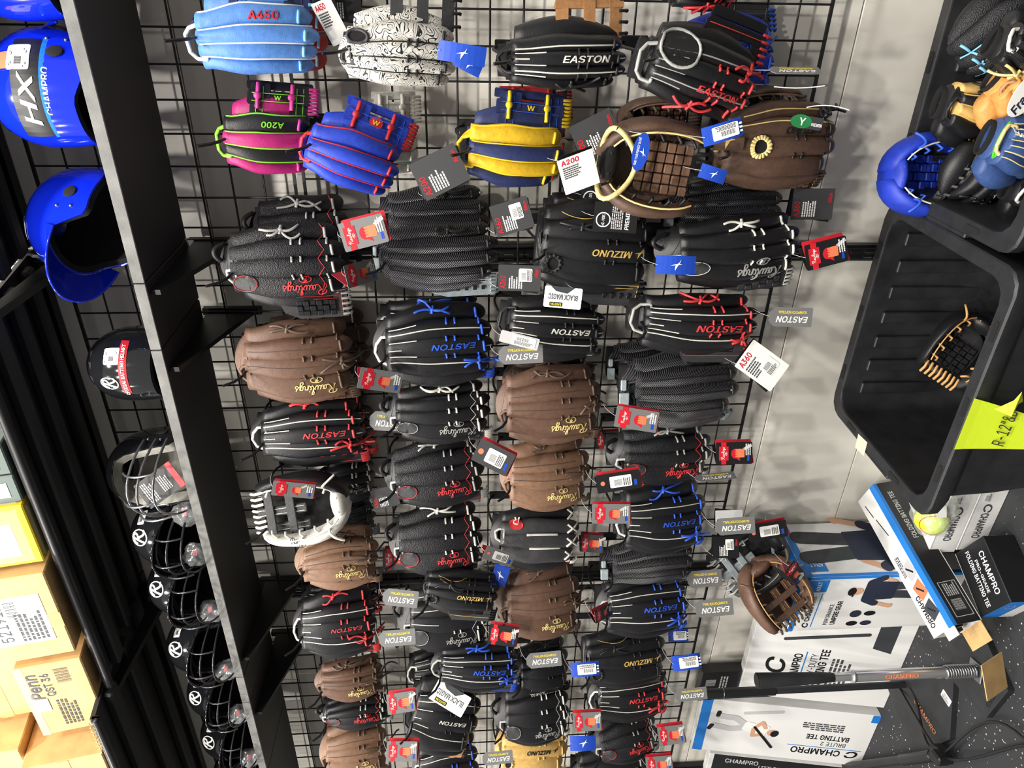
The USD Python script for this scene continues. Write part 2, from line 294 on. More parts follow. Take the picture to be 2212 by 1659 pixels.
for x, w in ((-.72, 'above the second blue helmet'), (-1.905, 'above the row of cage helmets')):
    arm(x, 2.70, 'heavy_shelf_bracket', 'heavy black bracket arm of the upper shelf %s' % w, .40, .05, .02, .04)

# ---------------------------------------------------------------- gloves
rng = np.random.default_rng(7)
def sm(a, b, t): t = np.clip((np.asarray(t, float)-a)/(b-a), 0, 1); return t*t*(3-2*t)
FW = (.225, .235, .245, .295); FC = (.1125, .3425, .5825, .8525)
class Glove:
    """a ball glove hanging by its wrist, back of the hand towards -y, fingers down; x to the little finger (or the thumb when mirrored)"""
    def __init__(s, prim, L, W, mir=False, seed=0, thick=.021, spread=1.0):
        s.t, s.L, s.W, s.m, s.k = prim, L, W, (-1 if mir else 1), spread
        r = np.random.default_rng(seed); s.len = np.array([.93, 1, 1.01, .965])*L*(1+r.normal(0, .008, 4)); s.d = thick*(1+r.normal(0, .05, 4)); s.r = r
        s.curl = .045+r.uniform(0, .02); s.bow = r.normal(0, .006)
    def g(s, t): return .78+.24*sm(0, .45, t)-.03*sm(.8, 1, t)
    def xc(s, i, t): return (.5-FC[i])*s.W*s.g(t)+s.bow*np.sin(np.asarray(t)*3)
    def hw(s, i, t):
        t = np.asarray(t, float); w = s.W/2*FW[i]*(1.36-.24*sm(.25, .75, t))*s.g(t)
        e = np.clip((t-.86)/.14, 0, 1); return w*np.sqrt(np.clip(1-e**2.4, .02, 1))
    def base(s, x, t): return np.where(np.asarray(x) < 0, .027, .046)*np.abs(x/(s.W/2))**2.0+s.curl*np.clip(t, 0, 1.1)**2.2-.014*np.sin(np.clip(t, 0, 1)*np.pi)
    def dd(s, i, t):
        e = np.clip((np.asarray(t, float)-.84)/.16, 0, 1); return s.d[i]*(1+.15*np.sin(np.asarray(t)*5+i))*np.sqrt(np.clip(1-e**2.4, .04, 1))
    def finger(s, i, n=16, m=14):
        t = np.r_[np.linspace(-.02, .84, n), .88, .92, .95, .975, .992, 1.0]; a = np.arange(m)*2*np.pi/m
        x = s.xc(i, t)[:, None]+s.hw(i, t)[:, None]*np.sign(np.cos(a))*np.abs(np.cos(a))**.85
        xc = s.xc(i, t); y = s.base(xc, t)[:, None]+s.dd(i, t)[:, None]*np.sin(a)*1.0+(xc[:, None]-x)*(-.2*np.sign(xc[:, None])*np.abs(xc[:, None]/s.W*2))
        z = np.broadcast_to((-t*s.len[i])[:, None], x.shape)
        R = np.stack([x*s.m, y, z], -1); return loft(R if s.m < 0 else R[:, ::-1])
    def front(s, x, z):
        """the y of the front of the finger backs at final x and z"""
        x = np.asarray(x, float)*s.m; z = np.asarray(z, float); out = np.full(np.broadcast(x, z).shape, 9.0)
        for i in range(4):
            t = np.clip(-z/s.len[i], 0, 1); u = (x-s.xc(i, t))/np.maximum(s.hw(i, t), 1e-4)
            xc = s.xc(i, t); tilt = (xc-x)*(-.2*np.sign(xc)*np.abs(xc/s.W*2))
            y = s.base(xc, t)+tilt-s.dd(i, t)*np.clip(1-np.abs(u)**2.3, 0, 1)**.5+np.where(np.abs(u) > 1, .0+(np.abs(u)-1)*.02, 0)
            out = np.minimum(out, y)
        return out
    def p(s, x, z, off=.001): x, z = np.broadcast_arrays(np.asarray(x, float), np.asarray(z, float)); return np.stack([x, s.front(x, z)-off, z], -1)
    def line(s, name, pts, mt, r=.0016, n=14, off=0, sides=5):
        q = curve([(a*s.m, 0, b) for a, b in pts], n); part(s.t, name, tube(s.p(q[:, 0], q[:, 2], off), r, sides), mt)
    def groove(s, i, t0, t1, name, mt, r=.0016, off=0):
        t = np.linspace(t0, t1, 14); x = (s.xc(i, t)+s.xc(i+1, t))/2; z = -t*s.L; part(s.t, name, tube(s.p(x*s.m, z, off), r, 5), mt)
    def mid(s, i, t0, t1, name, mt, r=.0016, du=0, off=0):
        t = np.linspace(t0, t1, 14); x = s.xc(i, t)+du*s.hw(i, t); part(s.t, name, tube(s.p(x*s.m, -t*s.L, off), r, 5), mt)
    def bodyparts(s, m, wrist=None, thumb=None, fm=None):
        for i in range(4): part(s.t, 'finger', s.finger(i), (fm or {}).get(i, m))
        t = np.linspace(-.05, .93, 12); a = np.arange(16)*2*np.pi/16; e = np.sqrt(np.clip(1-np.clip((t-.75)/.19, 0, 1)**2, .05, 1))
        R = np.stack([s.m*(.47*s.W*(s.g(t)*e)[:, None]*np.cos(a)), (.036+s.curl*np.clip(t, 0, 1)**2.2)[:, None]+.028*e[:, None]*np.sin(a), np.broadcast_to((-t*s.L)[:, None], (12, 16))], -1)
        part(s.t, 'palm', loft(R if s.m < 0 else R[:, ::-1]), thumb or m)
        R = []
        for q in np.linspace(0, 1, 12):
            e = math.sqrt(max(.03, 1-max(0, (q-.72)/.28)**2))*(.7+.5*math.sin(min(1, q*1.2)*math.pi))
            R.append(np.stack([s.m*(-.44*s.W-.09*s.W*math.sin(q*2)+.030*e*np.cos(a)), .05+.02*q+.026*e*np.sin(a), np.full(16, -(.02+.9*q)*s.L)], -1))
        part(s.t, 'thumb', loft(np.array(R) if s.m < 0 else np.array(R)[:, ::-1]), thumb or m)
    def cuff(s, m, binding, hc, kind='strap', hole=(-.36, .14), strap=None, liner=LIN):
        W, L = s.W*.8, s.L
        arc = [(-.5+i/20., math.sin(math.pi*(i/20.))**.6) for i in range(21)]
        out = Polygon([(a*W*1.0, -.012+b*(hc+.012)) for a, b in arc])
        if kind == 'strap': hl = [(hole[0], -.004/hc), (hole[1], -.004/hc), (hole[1]*.95, .35), (hole[1]-.12, .66), (-.12, .78), (hole[0]+.08, .55)]
        elif kind == 'velcro': hl = [(hole[0], -.1), (hole[1], -.1), (hole[1]-.04, .5), (-.04, .7), (hole[0]+.12, .5)]
        elif kind == 'plain': hl = [(hole[0], -.05), (hole[0]+.26, -.05), (hole[0]+.25, .25), (hole[0]+.2, .5), (hole[0]+.07, .4)]
        else: hl = [(hole[0]-.02, -.05), (hole[0]+.24, -.05), (hole[0]+.22, .4), (hole[0]+.1, .42)]
        H = Polygon([(a*W/.8*.8, b*hc) for a, b in hl]).buffer(.006).buffer(-.003)
        sh = out.difference(H.intersection(out.buffer(-.005))) if kind != 'x' else out
        sh = max(getattr(sh, 'geoms', [sh]), key=lambda g: g.area)
        tm = trimesh.creation.extrude_polygon(sh, .006, engine='earcut'); v, f = trimesh.remesh.subdivide_to_size(tm.vertices, tm.faces, .022)
        yb = lambda x, z: .05*np.abs(x/(s.W/2))**2.0-.008+.35*np.clip(z, 0, 1)+4.0*np.clip(z, 0, 1)**2
        part(s.t, 'wrist_cuff', (np.stack([v[:, 0]*s.m, yb(v[:, 0], v[:, 1])-.011+v[:, 2], v[:, 1]], 1), f if s.m < 0 else f[:, ::-1]), m, 30)
        c = np.array(H.exterior.coords)[::1]; part(s.t, 'wrist_binding', tube(np.stack([c[:, 0]*s.m, yb(c[:, 0], c[:, 1])-.012, c[:, 1]], 1), .004, 6, False), binding)
        R = []; a = np.arange(14)*2*np.pi/14
        for z in np.linspace(-.25*L, hc*.8, 6): R.append(np.stack([.4*W*np.cos(a), .045+.25*max(z, 0)+.018*np.sin(a), np.full(14, z)], -1))
        for z in np.linspace(hc*.8, -.2*L, 5): R.append(np.stack([.36*W*np.cos(a), .045+.25*max(z, 0)+.013*np.sin(a), np.full(14, z)], -1))
        part(s.t, 'lining', loft(np.array(R)[:, ::-1]), liner)
        if kind == 'velcro':
            w, f = bx((0, 0, 0), (.3*W, .008, .6*hc), 0, .003); w = w+np.array([-.22*W*s.m, yb(-.22*W, hc*.7)-.02, hc*.78]); part(s.t, 'strap', (w, f), strap or SGRY, False)
            w, f = bx((0, 0, 0), (.2*W, .01, .35*hc), 0, .003); w = w+np.array([.08*W*s.m, yb(.08*W, hc*.75)-.02, hc*.85]); part(s.t, 'strap_loop', (w, f), strap or SGRY, False)
        if kind == 'neoprene':
            q = curve([(.34*W*s.m, yb(.3*W, .5*hc)-.012, hc*.55), (.2*W*s.m, yb(.2*W, hc*.6)-.03, hc*1.15), (.05*W*s.m, yb(0, hc*.7)-.016, hc*.8)], 10); part(s.t, 'pull_loop', tube(q, .006, 6), tBLK)
    def web(s, kind, m, lace, ww, wa, block=None, z0=.36, z1=.97, tabs=4, stitch=None, tipl=5):
        """the web runs from the index finger (x = -W/2) outwards and back"""
        W, L = s.W, s.L; ca, sa = math.cos(wa), math.sin(wa); B = ww*W; H = (z1-z0)*L; x0 = -.47*W
        yb = s.base(-.45*W, .6)+.002
        def M(v, f=None, flip=True):
            v = np.asarray(v, float); q = v[:, 1]; o = np.stack([s.m*(x0-ca*q+sa*v[:, 2]*-1), yb+sa*q-ca*v[:, 2]+.9*(s.curl)*np.clip(-(-z0*L-v[:, 0])/L, 0, 1)**2.2, -z0*L-v[:, 0]], 1)
            return o if f is None else (o, f)
        def sheet(poly, z, th, name, mt, sub=None):
            v, f = extr(poly, th); v[:, 2] += z; return part(s.t if sub is None else sub, name, M(v, f), mt, 25)
        # v: (down the web 0..H, across 0..B, outward)
        if kind in ('weave', 'pad'):
            pg = Polygon([(H*.0, B*.12), (H*.1, 0), (H, 0), (H*1.0, B), (H*.3, B), (H*.08, B*.75)]).buffer(.006)
            WB = sheet(pg, 0, .006, 'web', m)
            if kind == 'weave':
                for a in range(6):
                    for b in range(3):
                        v, f = bx((H*(.3+.103*a), B*(.38+.22*b), .0075), (H*.095, B*.2, .006), 0, .002)
                        ax = ((a+b) % 2)*.003; v[:, 2] += ax; part(WB, 'weave_block', M(v, f), block or m, False)
            else:
                for a in range(4):
                    v, f = bx((H*(.45+.13*a), B*.62, .007), (H*.06, B*.22, .004), 0, .001); part(WB, 'web_slot', M(v, f), block or tBLK, False)
            for (a0, b0, a1, b1) in ((.18, .14, .96, .14), (.96, .14, .96, .95), (.24, .27, .88, .27)):
                if stitch: part(WB, 'stitching', tube(M([(H*(a0+(a1-a0)*q), B*(b0+(b1-b0)*q), .0068) for q in np.linspace(0, 1, 6)]), .0011, 4), stitch)
        elif kind == 'bars':
            for a, w in ((.1, .14), (.5, .13), (.9, .15)): sheet(sbox(H*(a-w/2), 0, H*(a+w/2), B*.8).buffer(.003), 0, .006, 'web_bar', m)
            sheet(Polygon([(H*.0, B*.55), (H*1.0, B*.6), (H*1.0, B*.85), (H*.06, B*.9)]).buffer(.003), .003, .006, 'web_strap', m)
            sheet(Polygon([(H*.08, B*1.1), (H*.98, B*1.1), (H*.98, B*1.3), (H*.12, B*1.35)]).buffer(.003), -.006, .006, 'web_strap', m)
            if stitch: part(s.t, 'stitching', tube(M([(H*q, B*.72, .0098) for q in np.linspace(.05, .95, 6)]), .0011, 4), stitch)
        elif kind == 'ibar':
            for a in (.22, .83):
                sheet(sbox(H*(a-.12), -B*.1, H*(a+.12), B*1.0).buffer(.004), 0, .008, 'web_post', m)
                for o in (-.05, .05): part(s.t, 'stitching', tube(M([(H*(a+o), B*q, .0088) for q in np.linspace(0, .95, 6)]), .001, 4), stitch or m)
            sheet(sbox(H*.05, B*.36, H*.95, B*.72).buffer(.003), .004, .008, 'web_cross', m)
            for o in (.4, .68): part(s.t, 'stitching', tube(M([(H*q, B*o, .0125) for q in np.linspace(.1, .9, 6)]), .001, 4), stitch or m)
            for a in (.2, .72):
                part(s.t, 'lace', tube(M([(H*a, B*q, .016) for q in np.linspace(.1, 1.02, 6)]), .0045, 5), lace); v, f = ball((0, 0, 0), (.008, .008, .006), 6); v = v+np.array([H*a, B*.55, .018]); part(s.t, 'lace_knot', M(v, f), lace)
            sheet(Polygon([(H*.02, B*.95), (H*.98, B*.95), (H*.98, B*1.12), (H*.02, B*1.12)]).buffer(.003), -.004, .008, 'web_top', m)
        s.M, s.H, s.B = M, H, B
        for a in range(tabs):
            q = (.12+.76*a/max(1, tabs-1)); v, f = bx((H*q, -.006, .006), (H*.09, .018, .007), 0, .003); part(s.t, 'lace' if kind != 'tabs' else 'web_tab', M(v, f), lace, False)
        for a in range(tipl):
            q = a/max(1, tipl-1); c = [(H*1.0+.004, B*(.05+.9*q), .008), (H*1.0+.012, B*(.05+.9*q)+.002, .004), (H*1.0+.012, B*(.05+.9*q)+.003, -.006)]
            part(s.t, 'lace', tube(M(np.array([(H*.955, B*(.05+.9*q), .0085)]+c)), .0033, 5), lace)
    def laces(s, lace, tips=True, pairs=True, knots=((.5, 0),), tipt=.9):
        if tips:
            for i in range(4):
                t = tipt-.01*(i == 0); w = .55*float(s.hw(i, t)); x = float(s.xc(i, t)); z = -t*s.len[i]
                q = np.linspace(-w, w, 6); part(s.t, 'lace', tube(s.p((x+q)*s.m, z+q*.12, .0022), .0036, 5), lace)
        if pairs:
            for i in range(3):
                for t in (.55, .63, .86):
                    x = float(s.xc(i, t)+s.xc(i+1, t))/2; q = np.linspace(-.006, .006, 4); part(s.t, 'lace', tube(s.p((x+q)*s.m, -t*s.L+q*.1, .003), .0028, 5), lace)
        for t, i in knots:
            x = float(s.xc(i, t)+.3*s.hw(i, t)); c = s.p(np.array([x*s.m]), np.array([-t*s.L]), .005)[0]
            part(s.t, 'lace_knot', ball(c, (.0055, .005, .0065), 6), lace); part(s.t, 'lace_knot', tube(s.p(c[0]+np.array([-.009, 0, .009]), c[2]+np.array([.002, 0, -.002]), .006+0*q[:3] if False else .006), .004, 5), lace)
            for dx, dz in ((-.006, .045), (.004, .05), (-.004, -.055), (.006, -.06)):
                q = np.linspace(0, 1, 7); jx, jb, js = s.r.normal(0, .006), s.r.normal(0, .006), s.r.uniform(.55, 1.1); pp = s.p(c[0]+(dx*1.5+jx)*q+jb*np.sin(q*3.1), c[2]+dz*js*q, .005+0*q); pp[:, 1] -= .006*np.sin(q*2.6)*s.r.uniform(0, 1.2)
                part(s.t, 'lace_tail', tube(pp, .0032, 5), lace)
    def write(s, kind, mt, fi, tc, h, length=None, down=False, th=.0016, du=0, name='lettering'):
        v, f = logo(kind) if isinstance(kind, str) else kind
        k = h if length is None else length/(v[:, 0].max()-v[:, 0].min()); v = v*np.array([k, h if length else k, th]); x = float(s.xc(fi, tc)+du*s.hw(fi, tc))*s.m
        sg = -1 if down else 1; z = -tc*s.L+sg*v[:, 0]; xx = x-sg*v[:, 1]
        part(s.t, name, (np.stack([xx, s.front(xx, z)-.0007-v[:, 2], z], 1), f), mt, False)
    def oval_hole(s, fi, t, r, binding, lm=LIN, name='finger_hole', laceb=None):
        a = np.linspace(0, 2*np.pi, 25); x = (float(s.xc(fi, t))+r[0]*np.cos(a))*s.m; z = -t*s.L+r[1]*np.sin(a)
        p = s.p(x, z, .002); n = 24; k = np.array([1, .85, .7, .5, .3, .1])[:, None]; xm, zm = x[:-1].mean(), z[:-1].mean(); R = s.p(xm+(x[:-1]-xm)*k, zm+(z[:-1]-zm)*k, .0016); R[:, :, 1] += .0; v, f = loft(R, True)
        part(s.t, name, (v, f if s.m < 0 else f[:, ::-1]), lm, True); part(s.t, 'hole_binding', tube(p, .0035, 6, False), binding)
    def patch(s, poly, mt, th=.002, name='patch', off=.0006):
        v, f = extr(poly, th); v, f = trimesh.remesh.subdivide_to_size(v, f, .02); part(s.t, name, (np.stack([v[:, 0]*s.m, s.front(v[:, 0]*s.m, v[:, 1])-off-v[:, 2], v[:, 1]], 1), f), mt, 20)

GREC = []; HG = 'gloves hanging on the wall'
def hang(label, bb, d, roll=0, ww=.2, wa=.9, mir=False, yawk=.6, hcf=.15, seed=None, T=.085, cat_='baseball glove', group=None, pitch=0.0, hook=True, name='baseball_glove', short=None):
    """a glove whose picture fills the pixels bb, its middle d in front of the grid"""
    x0, y0, x1, y1 = bb; c = P((x0+x1)/2, (y0+y1)/2, d); D = depth(c); va = view_yaw(c); yaw = yawk*va; rel = va-yaw
    Ht = (x1-x0)*D/FPX*(1-.12*abs(math.sin(roll))); L = Ht/(1+hcf); hc = L*hcf
    E = (y1-y0)*D/FPX*(1-.25*abs(math.sin(roll))); Wt = (E-T*math.sin(abs(rel))*.6)/math.cos(rel); W = Wt/(.96+ww*math.cos(wa))
    prim = thing(name, label, cat_, group or HG)
    if seed is None: seed = int(abs(x0*7+y0*13)) % 9999
    G = Glove(prim, L, W, mir, seed); G.hc = hc
    xl = -ww*W*math.cos(wa)/2*(1 if not mir else -1)
    off = np.array([xl, .01, (hc-L)/2]); cr, sr = math.cos(roll), math.sin(roll); cp, sp = math.cos(pitch), math.sin(pitch); cY, sY = math.cos(yaw), math.sin(yaw)
    R = np.array([[cY, -sY, 0], [sY, cY, 0], [0, 0, 1]])@np.array([[1, 0, 0], [0, cp, -sp], [0, sp, cp]])@np.array([[cr, 0, sr], [0, 1, 0], [-sr, 0, cr]])
    org = c-R@off; M = np.eye(4); M[:3, :3] = R.T; M[3, :3] = org
    x = UsdGeom.Xformable(prim); x.AddTransformOp().Set(Gf.Matrix4d(M.tolist())); G.R, G.o = R, org
    if hook: GREC.append((org+R@np.array([-.08*W*G.m, .02, hc*.35]), d, short or label, seed))
    return G
# ---- styles
def s_easton(G, tr, ww=.2, wa=.9, down=False, web='bars', stitch=None, wm=None, pipe=None, bind=None, hole=(-.36, .14), text_=True, tm=None, fi=2, body=None, lace=None):
    pipe = pipe or tWHT; lace = lace or tr; G.bodyparts(body or BLK); G.cuff(body or BLK, bind or tWHT, G.hc, 'strap', hole)
    for i, b in ((1, .97), (3, .97)): G.mid(i, .01, b, 'piping', pipe, .0017, .15)
    for i in (0, 1, 2): G.groove(i, .01, .27, 'piping', pipe, .0016)
    G.mid(2, .01, .13, 'piping', pipe, .0015, -.1); G.mid(2, .93, .99, 'piping', pipe, .0015)
    G.laces(lace, knots=((.42, 0), (.86, 3)) if lace is tr else ((.5, 0),)); G.web(web, wm or GRYL, lace, ww, wa, stitch=stitch or tr, tabs=5)
    if text_: G.write('EASTON', tm or tr, fi, .62, .052*G.L, down=down)
def s_rawl(G, lg, ww=.28, wa=.75, body=None, fin=None, lace=None, bind=None, cuff='neoprene', web='weave', stitch=None, wm=None, pad=True, knots=((.45, 0),), lt=.64, block=None, tipcap=True):
    body = body or BLK; lace = lace or tGRY; G.bodyparts(fin or body, thumb=body); G.cuff(body, bind or tGRY, G.hc, cuff)
    if pad:
        x = float(G.xc(3, .12)); pl = affinity.scale(Point(0, 0).buffer(1, quad_segs=5), float(G.hw(3, .12))*.78, .12*G.L); pl = affinity.translate(pl, x, -.1*G.L)
        G.patch(pl, GRYL, .0016, 'wear_pad'); c = np.array(pl.buffer(-.002).exterior.coords); part(G.t, 'stitching', tube(np.stack([c[:, 0]*G.m, G.front(c[:, 0]*G.m, c[:, 1])-.003, c[:, 1]], 1), .0009, 4, False), stitch or lg)
    if tipcap and stitch:
        for i in range(4):
            q = np.linspace(-1, 1, 7); x = float(G.xc(i, .8))+q*float(G.hw(i, .8))*.9; z = -(.84-.06*np.abs(q))*G.L; part(G.t, 'stitching', tube(G.p(x*G.m, z, .001), .001, 4), stitch)
    G.laces(lace, knots=knots); G.web(web, wm or (GRYL if body is BLK else body), lace, ww, wa, block=block, stitch=stitch, tabs=4)
    G.write('script', lg, 3, lt, .105*G.L, th=.0022)
def s_brown(G, body=None, ww=.2, wa=.9, web='weave', lg=None, stitch=None, cuff='plain', lt=.64):
    s_rawl(G, lg or tCRM, ww, wa, body or BRN, None, tBRN, body or BRN, cuff, web, stitch or tTAN, body or BRN, False, ((.4, 0), (.9, 2)), lt, None, False)
    G.mid(1, .02, .8, 'piping', tBRN, .0012); G.mid(2, .02, .8, 'piping', tBRN, .0012)
def s_a360(G, ww=.3, wa=.7):
    G.bodyparts(CARB); G.cuff(CARB, tBLK, G.hc, 'velcro', strap=SGRY); G.web('pad', SGRY, SGRY, ww, wa, stitch=tWHT, tabs=4)
    for i in (1, 2, 3): G.mid(i, .02, .97, 'piping', tBLK, .0016)
    G.laces(tBLK, pairs=False, knots=((.55, 0),))
    for i in range(4): G.mid(i, .9, .93, 'lace', tGRY, .003)
def s_mizuno(G, ww=.28, wa=.75, body=None, lg=None, stitch=None, web='pad', lt=.66):
    body = body or BLK; G.bodyparts(body); G.cuff(body, body, G.hc*.8, 'plain', hole=(-.1, -.05)); G.oval_hole(3, .1, (float(G.hw(3, .1))*.55, .055*G.L), body)
    for a in np.arange(0, 6.28, .52):
        x = float(G.xc(3, .1))+1.15*float(G.hw(3, .1))*.55*math.cos(a); z = -.1*G.L+.055*1.15*G.L*math.sin(a); part(G.t, 'lace', ball(G.p(np.array([x*G.m]), np.array([z]), .002)[0], (.005, .004, .005), 5), body if body is not BLK else tBLK)
    G.laces(tBLK if body is BLK else body, knots=((.3, 1),)); G.web(web, GRYL if body is BLK else body, body, ww, wa, stitch=stitch or tGLD, tabs=3, block=body); G.write('MIZUNO', lg or tGLD, 2, lt, .055*G.L)
    G.line('stitching', [(G.W*.36, -.12*G.L), (G.W*.3, -.3*G.L), (G.W*.38, -.5*G.L)], stitch or tGLD, .001)
def s_infield(G, body, wm, lace, pipe, bind, ww, wa, stripe=None, txt=None, tm=None, stitch=None, wtxt=None, down=True, cuffm=None, body2=None, tfi=3, wtm=None):
    fm = {} if stripe is None else {i: stripe for i in (1, 3)}
    G.bodyparts(body2 or body, thumb=body, fm=fm); G.cuff(cuffm or body, bind, G.hc, 'strap', (-.3, .3))
    for i in (0, 1, 2): G.groove(i, .0, .97, 'piping', pipe, .0019)
    G.mid(3, .0, .97, 'piping', pipe, .0018, -.9, .001)
    G.web('ibar', wm, lace, ww, wa, z0=.2, z1=.98, tabs=0, tipl=8, stitch=stitch or wm); G.laces(lace, True, False, ())
    if txt: G.write(txt, tm, tfi, .58, .066*G.L, down=down)
    if wtxt is not None:
        v, f = wtxt; v = v*np.array([.05*G.L, .05*G.L, .0015]); u = np.stack([G.H*.5+v[:, 0], G.B*.54+v[:, 1], .0125+v[:, 2]], 1); part(G.t, 'emblem', G.M(u, f), wtm or tYEL, False)
W_ = centred(*text('W', 1, True, 1.2, 0), 1)

def umitt(label, bb, d, roll, ma, mb, mw, lace, web='bars', yawk=.6, pitch=0, binding=None, inner=None, nst=3, name='baseball_glove', yaw=None, word=None, wm=None, zc=None, center=None, LW=None, ties=True, heel=None):
    x0, y0, x1, y1 = bb; c = P((x0+x1)/2, (y0+y1)/2, d) if center is None else np.asarray(center, float); D = depth(c)
    va = view_yaw(c); yaw = yawk*va if yaw is None else yaw; rel = va-yaw
    A, B = (x1-x0)*D/FPX, (y1-y0)*D/FPX/max(.5, math.cos(rel)); cr, sr = math.cos(roll), math.sin(roll)
    L, W = (A, B) if abs(cr) > .7 else (B, A)
    if LW: L, W = LW
    prim = thing(name, label, 'baseball glove', HG if center is None else None); t = prim
    for s, m in ((-1, ma), (1, mb)):
        q = curve([(0.05*s*W, .02, -.03*L), (s*.33*W, .0, -.18*L), (s*.43*W, -.012, -.5*L), (s*.40*W, .0, -.8*L), (s*.30*W, .03, -.98*L)], 16); a = np.arange(14)*2*np.pi/14; R = []
        tg = np.gradient(q, axis=0); tg /= np.linalg.norm(tg, axis=1)[:, None]
        for k, (p_, g_) in enumerate(zip(q, tg)):
            u = k/15; e = math.sqrt(max(.04, 1-max(0, (u-.8)/.2)**2))*(.75+.25*math.sin(min(u*1.5, 1)*math.pi)); n1 = np.cross(g_, [0, 1, 0]); n1 /= np.linalg.norm(n1)
            R.append(p_+.10*W*e*np.cos(a)[:, None]*n1+.045*e*np.sin(a)[:, None]*np.array([0, 1, 0]))
        v, f = loft(np.array(R)); tm = trimesh.Trimesh(v, f, process=False); f = f if tm.volume > 0 else f[:, ::-1]; part(t, 'side_pad', (v, f), m)
        o = q[2:14]-np.array([s*.055*W, .046, 0]); part(t, 'piping', tube(o, .0022, 5), binding or lace)
        for k in range(2, 14, 2):
            p_ = q[k]-np.array([s*.07*W, .036, 0]); part(t, 'lace', tube([p_+[0, .01, .006], p_+[-s*.012, -.004, 0], p_+[-s*.016, .014, -.004]], .0036, 5), lace)
    part(t, 'heel', ball((0, .015, -.09*L), (.3*W, .05, .1*L), 10), heel or ma)
    R = []; a = np.arange(16)*2*np.pi/16
    for u in np.linspace(0, 1, 8): e = math.sqrt(max(.03, 1-abs(2*u-1)**3)); R.append(np.stack([.38*W*e*np.cos(a), .06+.012*e*np.sin(a), np.full(16, -(.08+.84*u)*L)], -1))
    WP = part(t, 'pocket', loft(np.array(R)[:, ::-1]), inner or LIN)
    if web in ('bars', 'H'):
        for k in range(nst):
            x = (-.26+.52*k/(nst-1))*W; v, f = bx((x, .0+.02*abs(k-1), -.7*L), (.13*W, .008, .52*L), 0, .003); part(t, 'web_post', (v, f), mw, False)
            for o in (-.035, .035): part(t, 'stitching', tube([(x+o*W, -.006+.02*abs(k-1), -.46*L), (x+o*W, -.006+.02*abs(k-1), -.94*L)], .001, 4), binding or lace)
        for zz in ((-.6, -.82) if web == 'bars' else (-.62, -.8)): part(t, 'web_cross', bx((0, -.008, zz*L), (.62*W, .008, .09*L), 0, .003), mw, False)
    elif web == 'weave':
        for i in range(5):
            for j in range(6):
                part(WP, 'weave_block', bx((( i-2)*.11*W, .035-.004*((i+j) % 2), (-.42-.085*j)*L), (.1*W, .008, .075*L), 0, .002), wm or mw, False)
    for k in range(8):
        x = (-.28+.08*k)*W; p_ = np.array([x, .01+.06*(x/W)**2, -.965*L]); part(t, 'lace', tube([p_+[0, -.01, .02], p_+[.002, -.012, 0], p_+[.003, .004, -.014]], .0042, 5), lace)
    if ties:
        for s in (-1, 1): part(t, 'lace_tail', tube(curve([(s*.3*W, -.04, -.2*L), (s*.36*W, -.07, -.16*L), (s*.46*W, -.06, -.05*L)], 8), .0035, 5), lace)
    if word is not None:
        (v, f), mt, px_, pz_, h = word; v = v*np.array([h, h, .0015]); part(t, 'lettering', (np.stack([px_*W-v[:, 1], np.full(len(v), -.048)-v[:, 2], pz_*L+v[:, 0]], 1), f), mt, False)
    cp, sp, cY, sY = math.cos(pitch), math.sin(pitch), math.cos(yaw), math.sin(yaw)
    Rm = np.array([[cY, -sY, 0], [sY, cY, 0], [0, 0, 1]])@np.array([[1, 0, 0], [0, cp, -sp], [0, sp, cp]])@np.array([[cr, 0, sr], [0, 1, 0], [-sr, 0, cr]])
    M = np.eye(4); M[:3, :3] = Rm.T; M[3, :3] = c-Rm@np.array([0, .01, -L/2]); UsdGeom.Xformable(prim).AddTransformOp().Set(Gf.Matrix4d(M.tolist())); return prim
F, K = .215, .085
# ---- top row (thumb and web to the right of each glove)
G = hang('red fielding glove with sky blue edging half hidden behind the light blue glove', (500, -58, 697, 140), K, mir=True, ww=.3, wa=.8, short='red and light blue gloves', hook=False); s_infield(G, REDL, REDL, tLBL, tLBL, tLBL, .3, .8)
G = hang('light blue fielding glove lettered A450 with navy trapeze web', (395, -112, 668, 150), F, mir=True, ww=1.0, wa=.3, short='light blue A450 glove'); s_infield(G, LBL, NVY, tLBL, tWHT, tWHT, 1.0, .3, txt='A450', tm=tDRD, cuffm=NVY)
G = hang('white glove with black swirl print and black webbing', (722, -62, 988, 178), F, mir=True, ww=1.0, wa=.3, roll=.06, short='white swirl print glove'); G.bodyparts(SWRL); G.cuff(SWRL, tBLK, G.hc*.7, 'plain', hole=(-.1, .1)); G.oval_hole(3, .08, (.012, .02), GRYL); G.web('bars', GRYL, tBLK, 1.0, .3, stitch=tBLK, tabs=5); G.laces(tBLK, True, True, ())
for i in (0, 1, 2): G.groove(i, 0, .95, 'piping', tBLK, .0016)
G = hang('black glove with tan web posts and white brand lettering', (1070, -22, 1366, 182), F, mir=True, ww=1.0, wa=.3, short='black glove with tan web'); s_easton(G, tWHT, 1.0, .3, True, 'bars', tWHT, TAN, tWHT, tBLK, (-.3, .2), lace=tBLK)
G = hang('black and royal blue glove hidden behind the large black glove with coral laces', (1440, 30, 1690, 235), .06, mir=True, ww=.3, wa=.6, hook=False); s_easton(G, tBLU, .3, .6, True, body=RBL, text_=False)
G = hang('black glove with coral laces cut off by the top edge of the photo', (1440, -110, 1622, 16), .12, mir=True, ww=.3, wa=.6, hook=False); s_easton(G, tRED, .3, .6, True, text_=False)
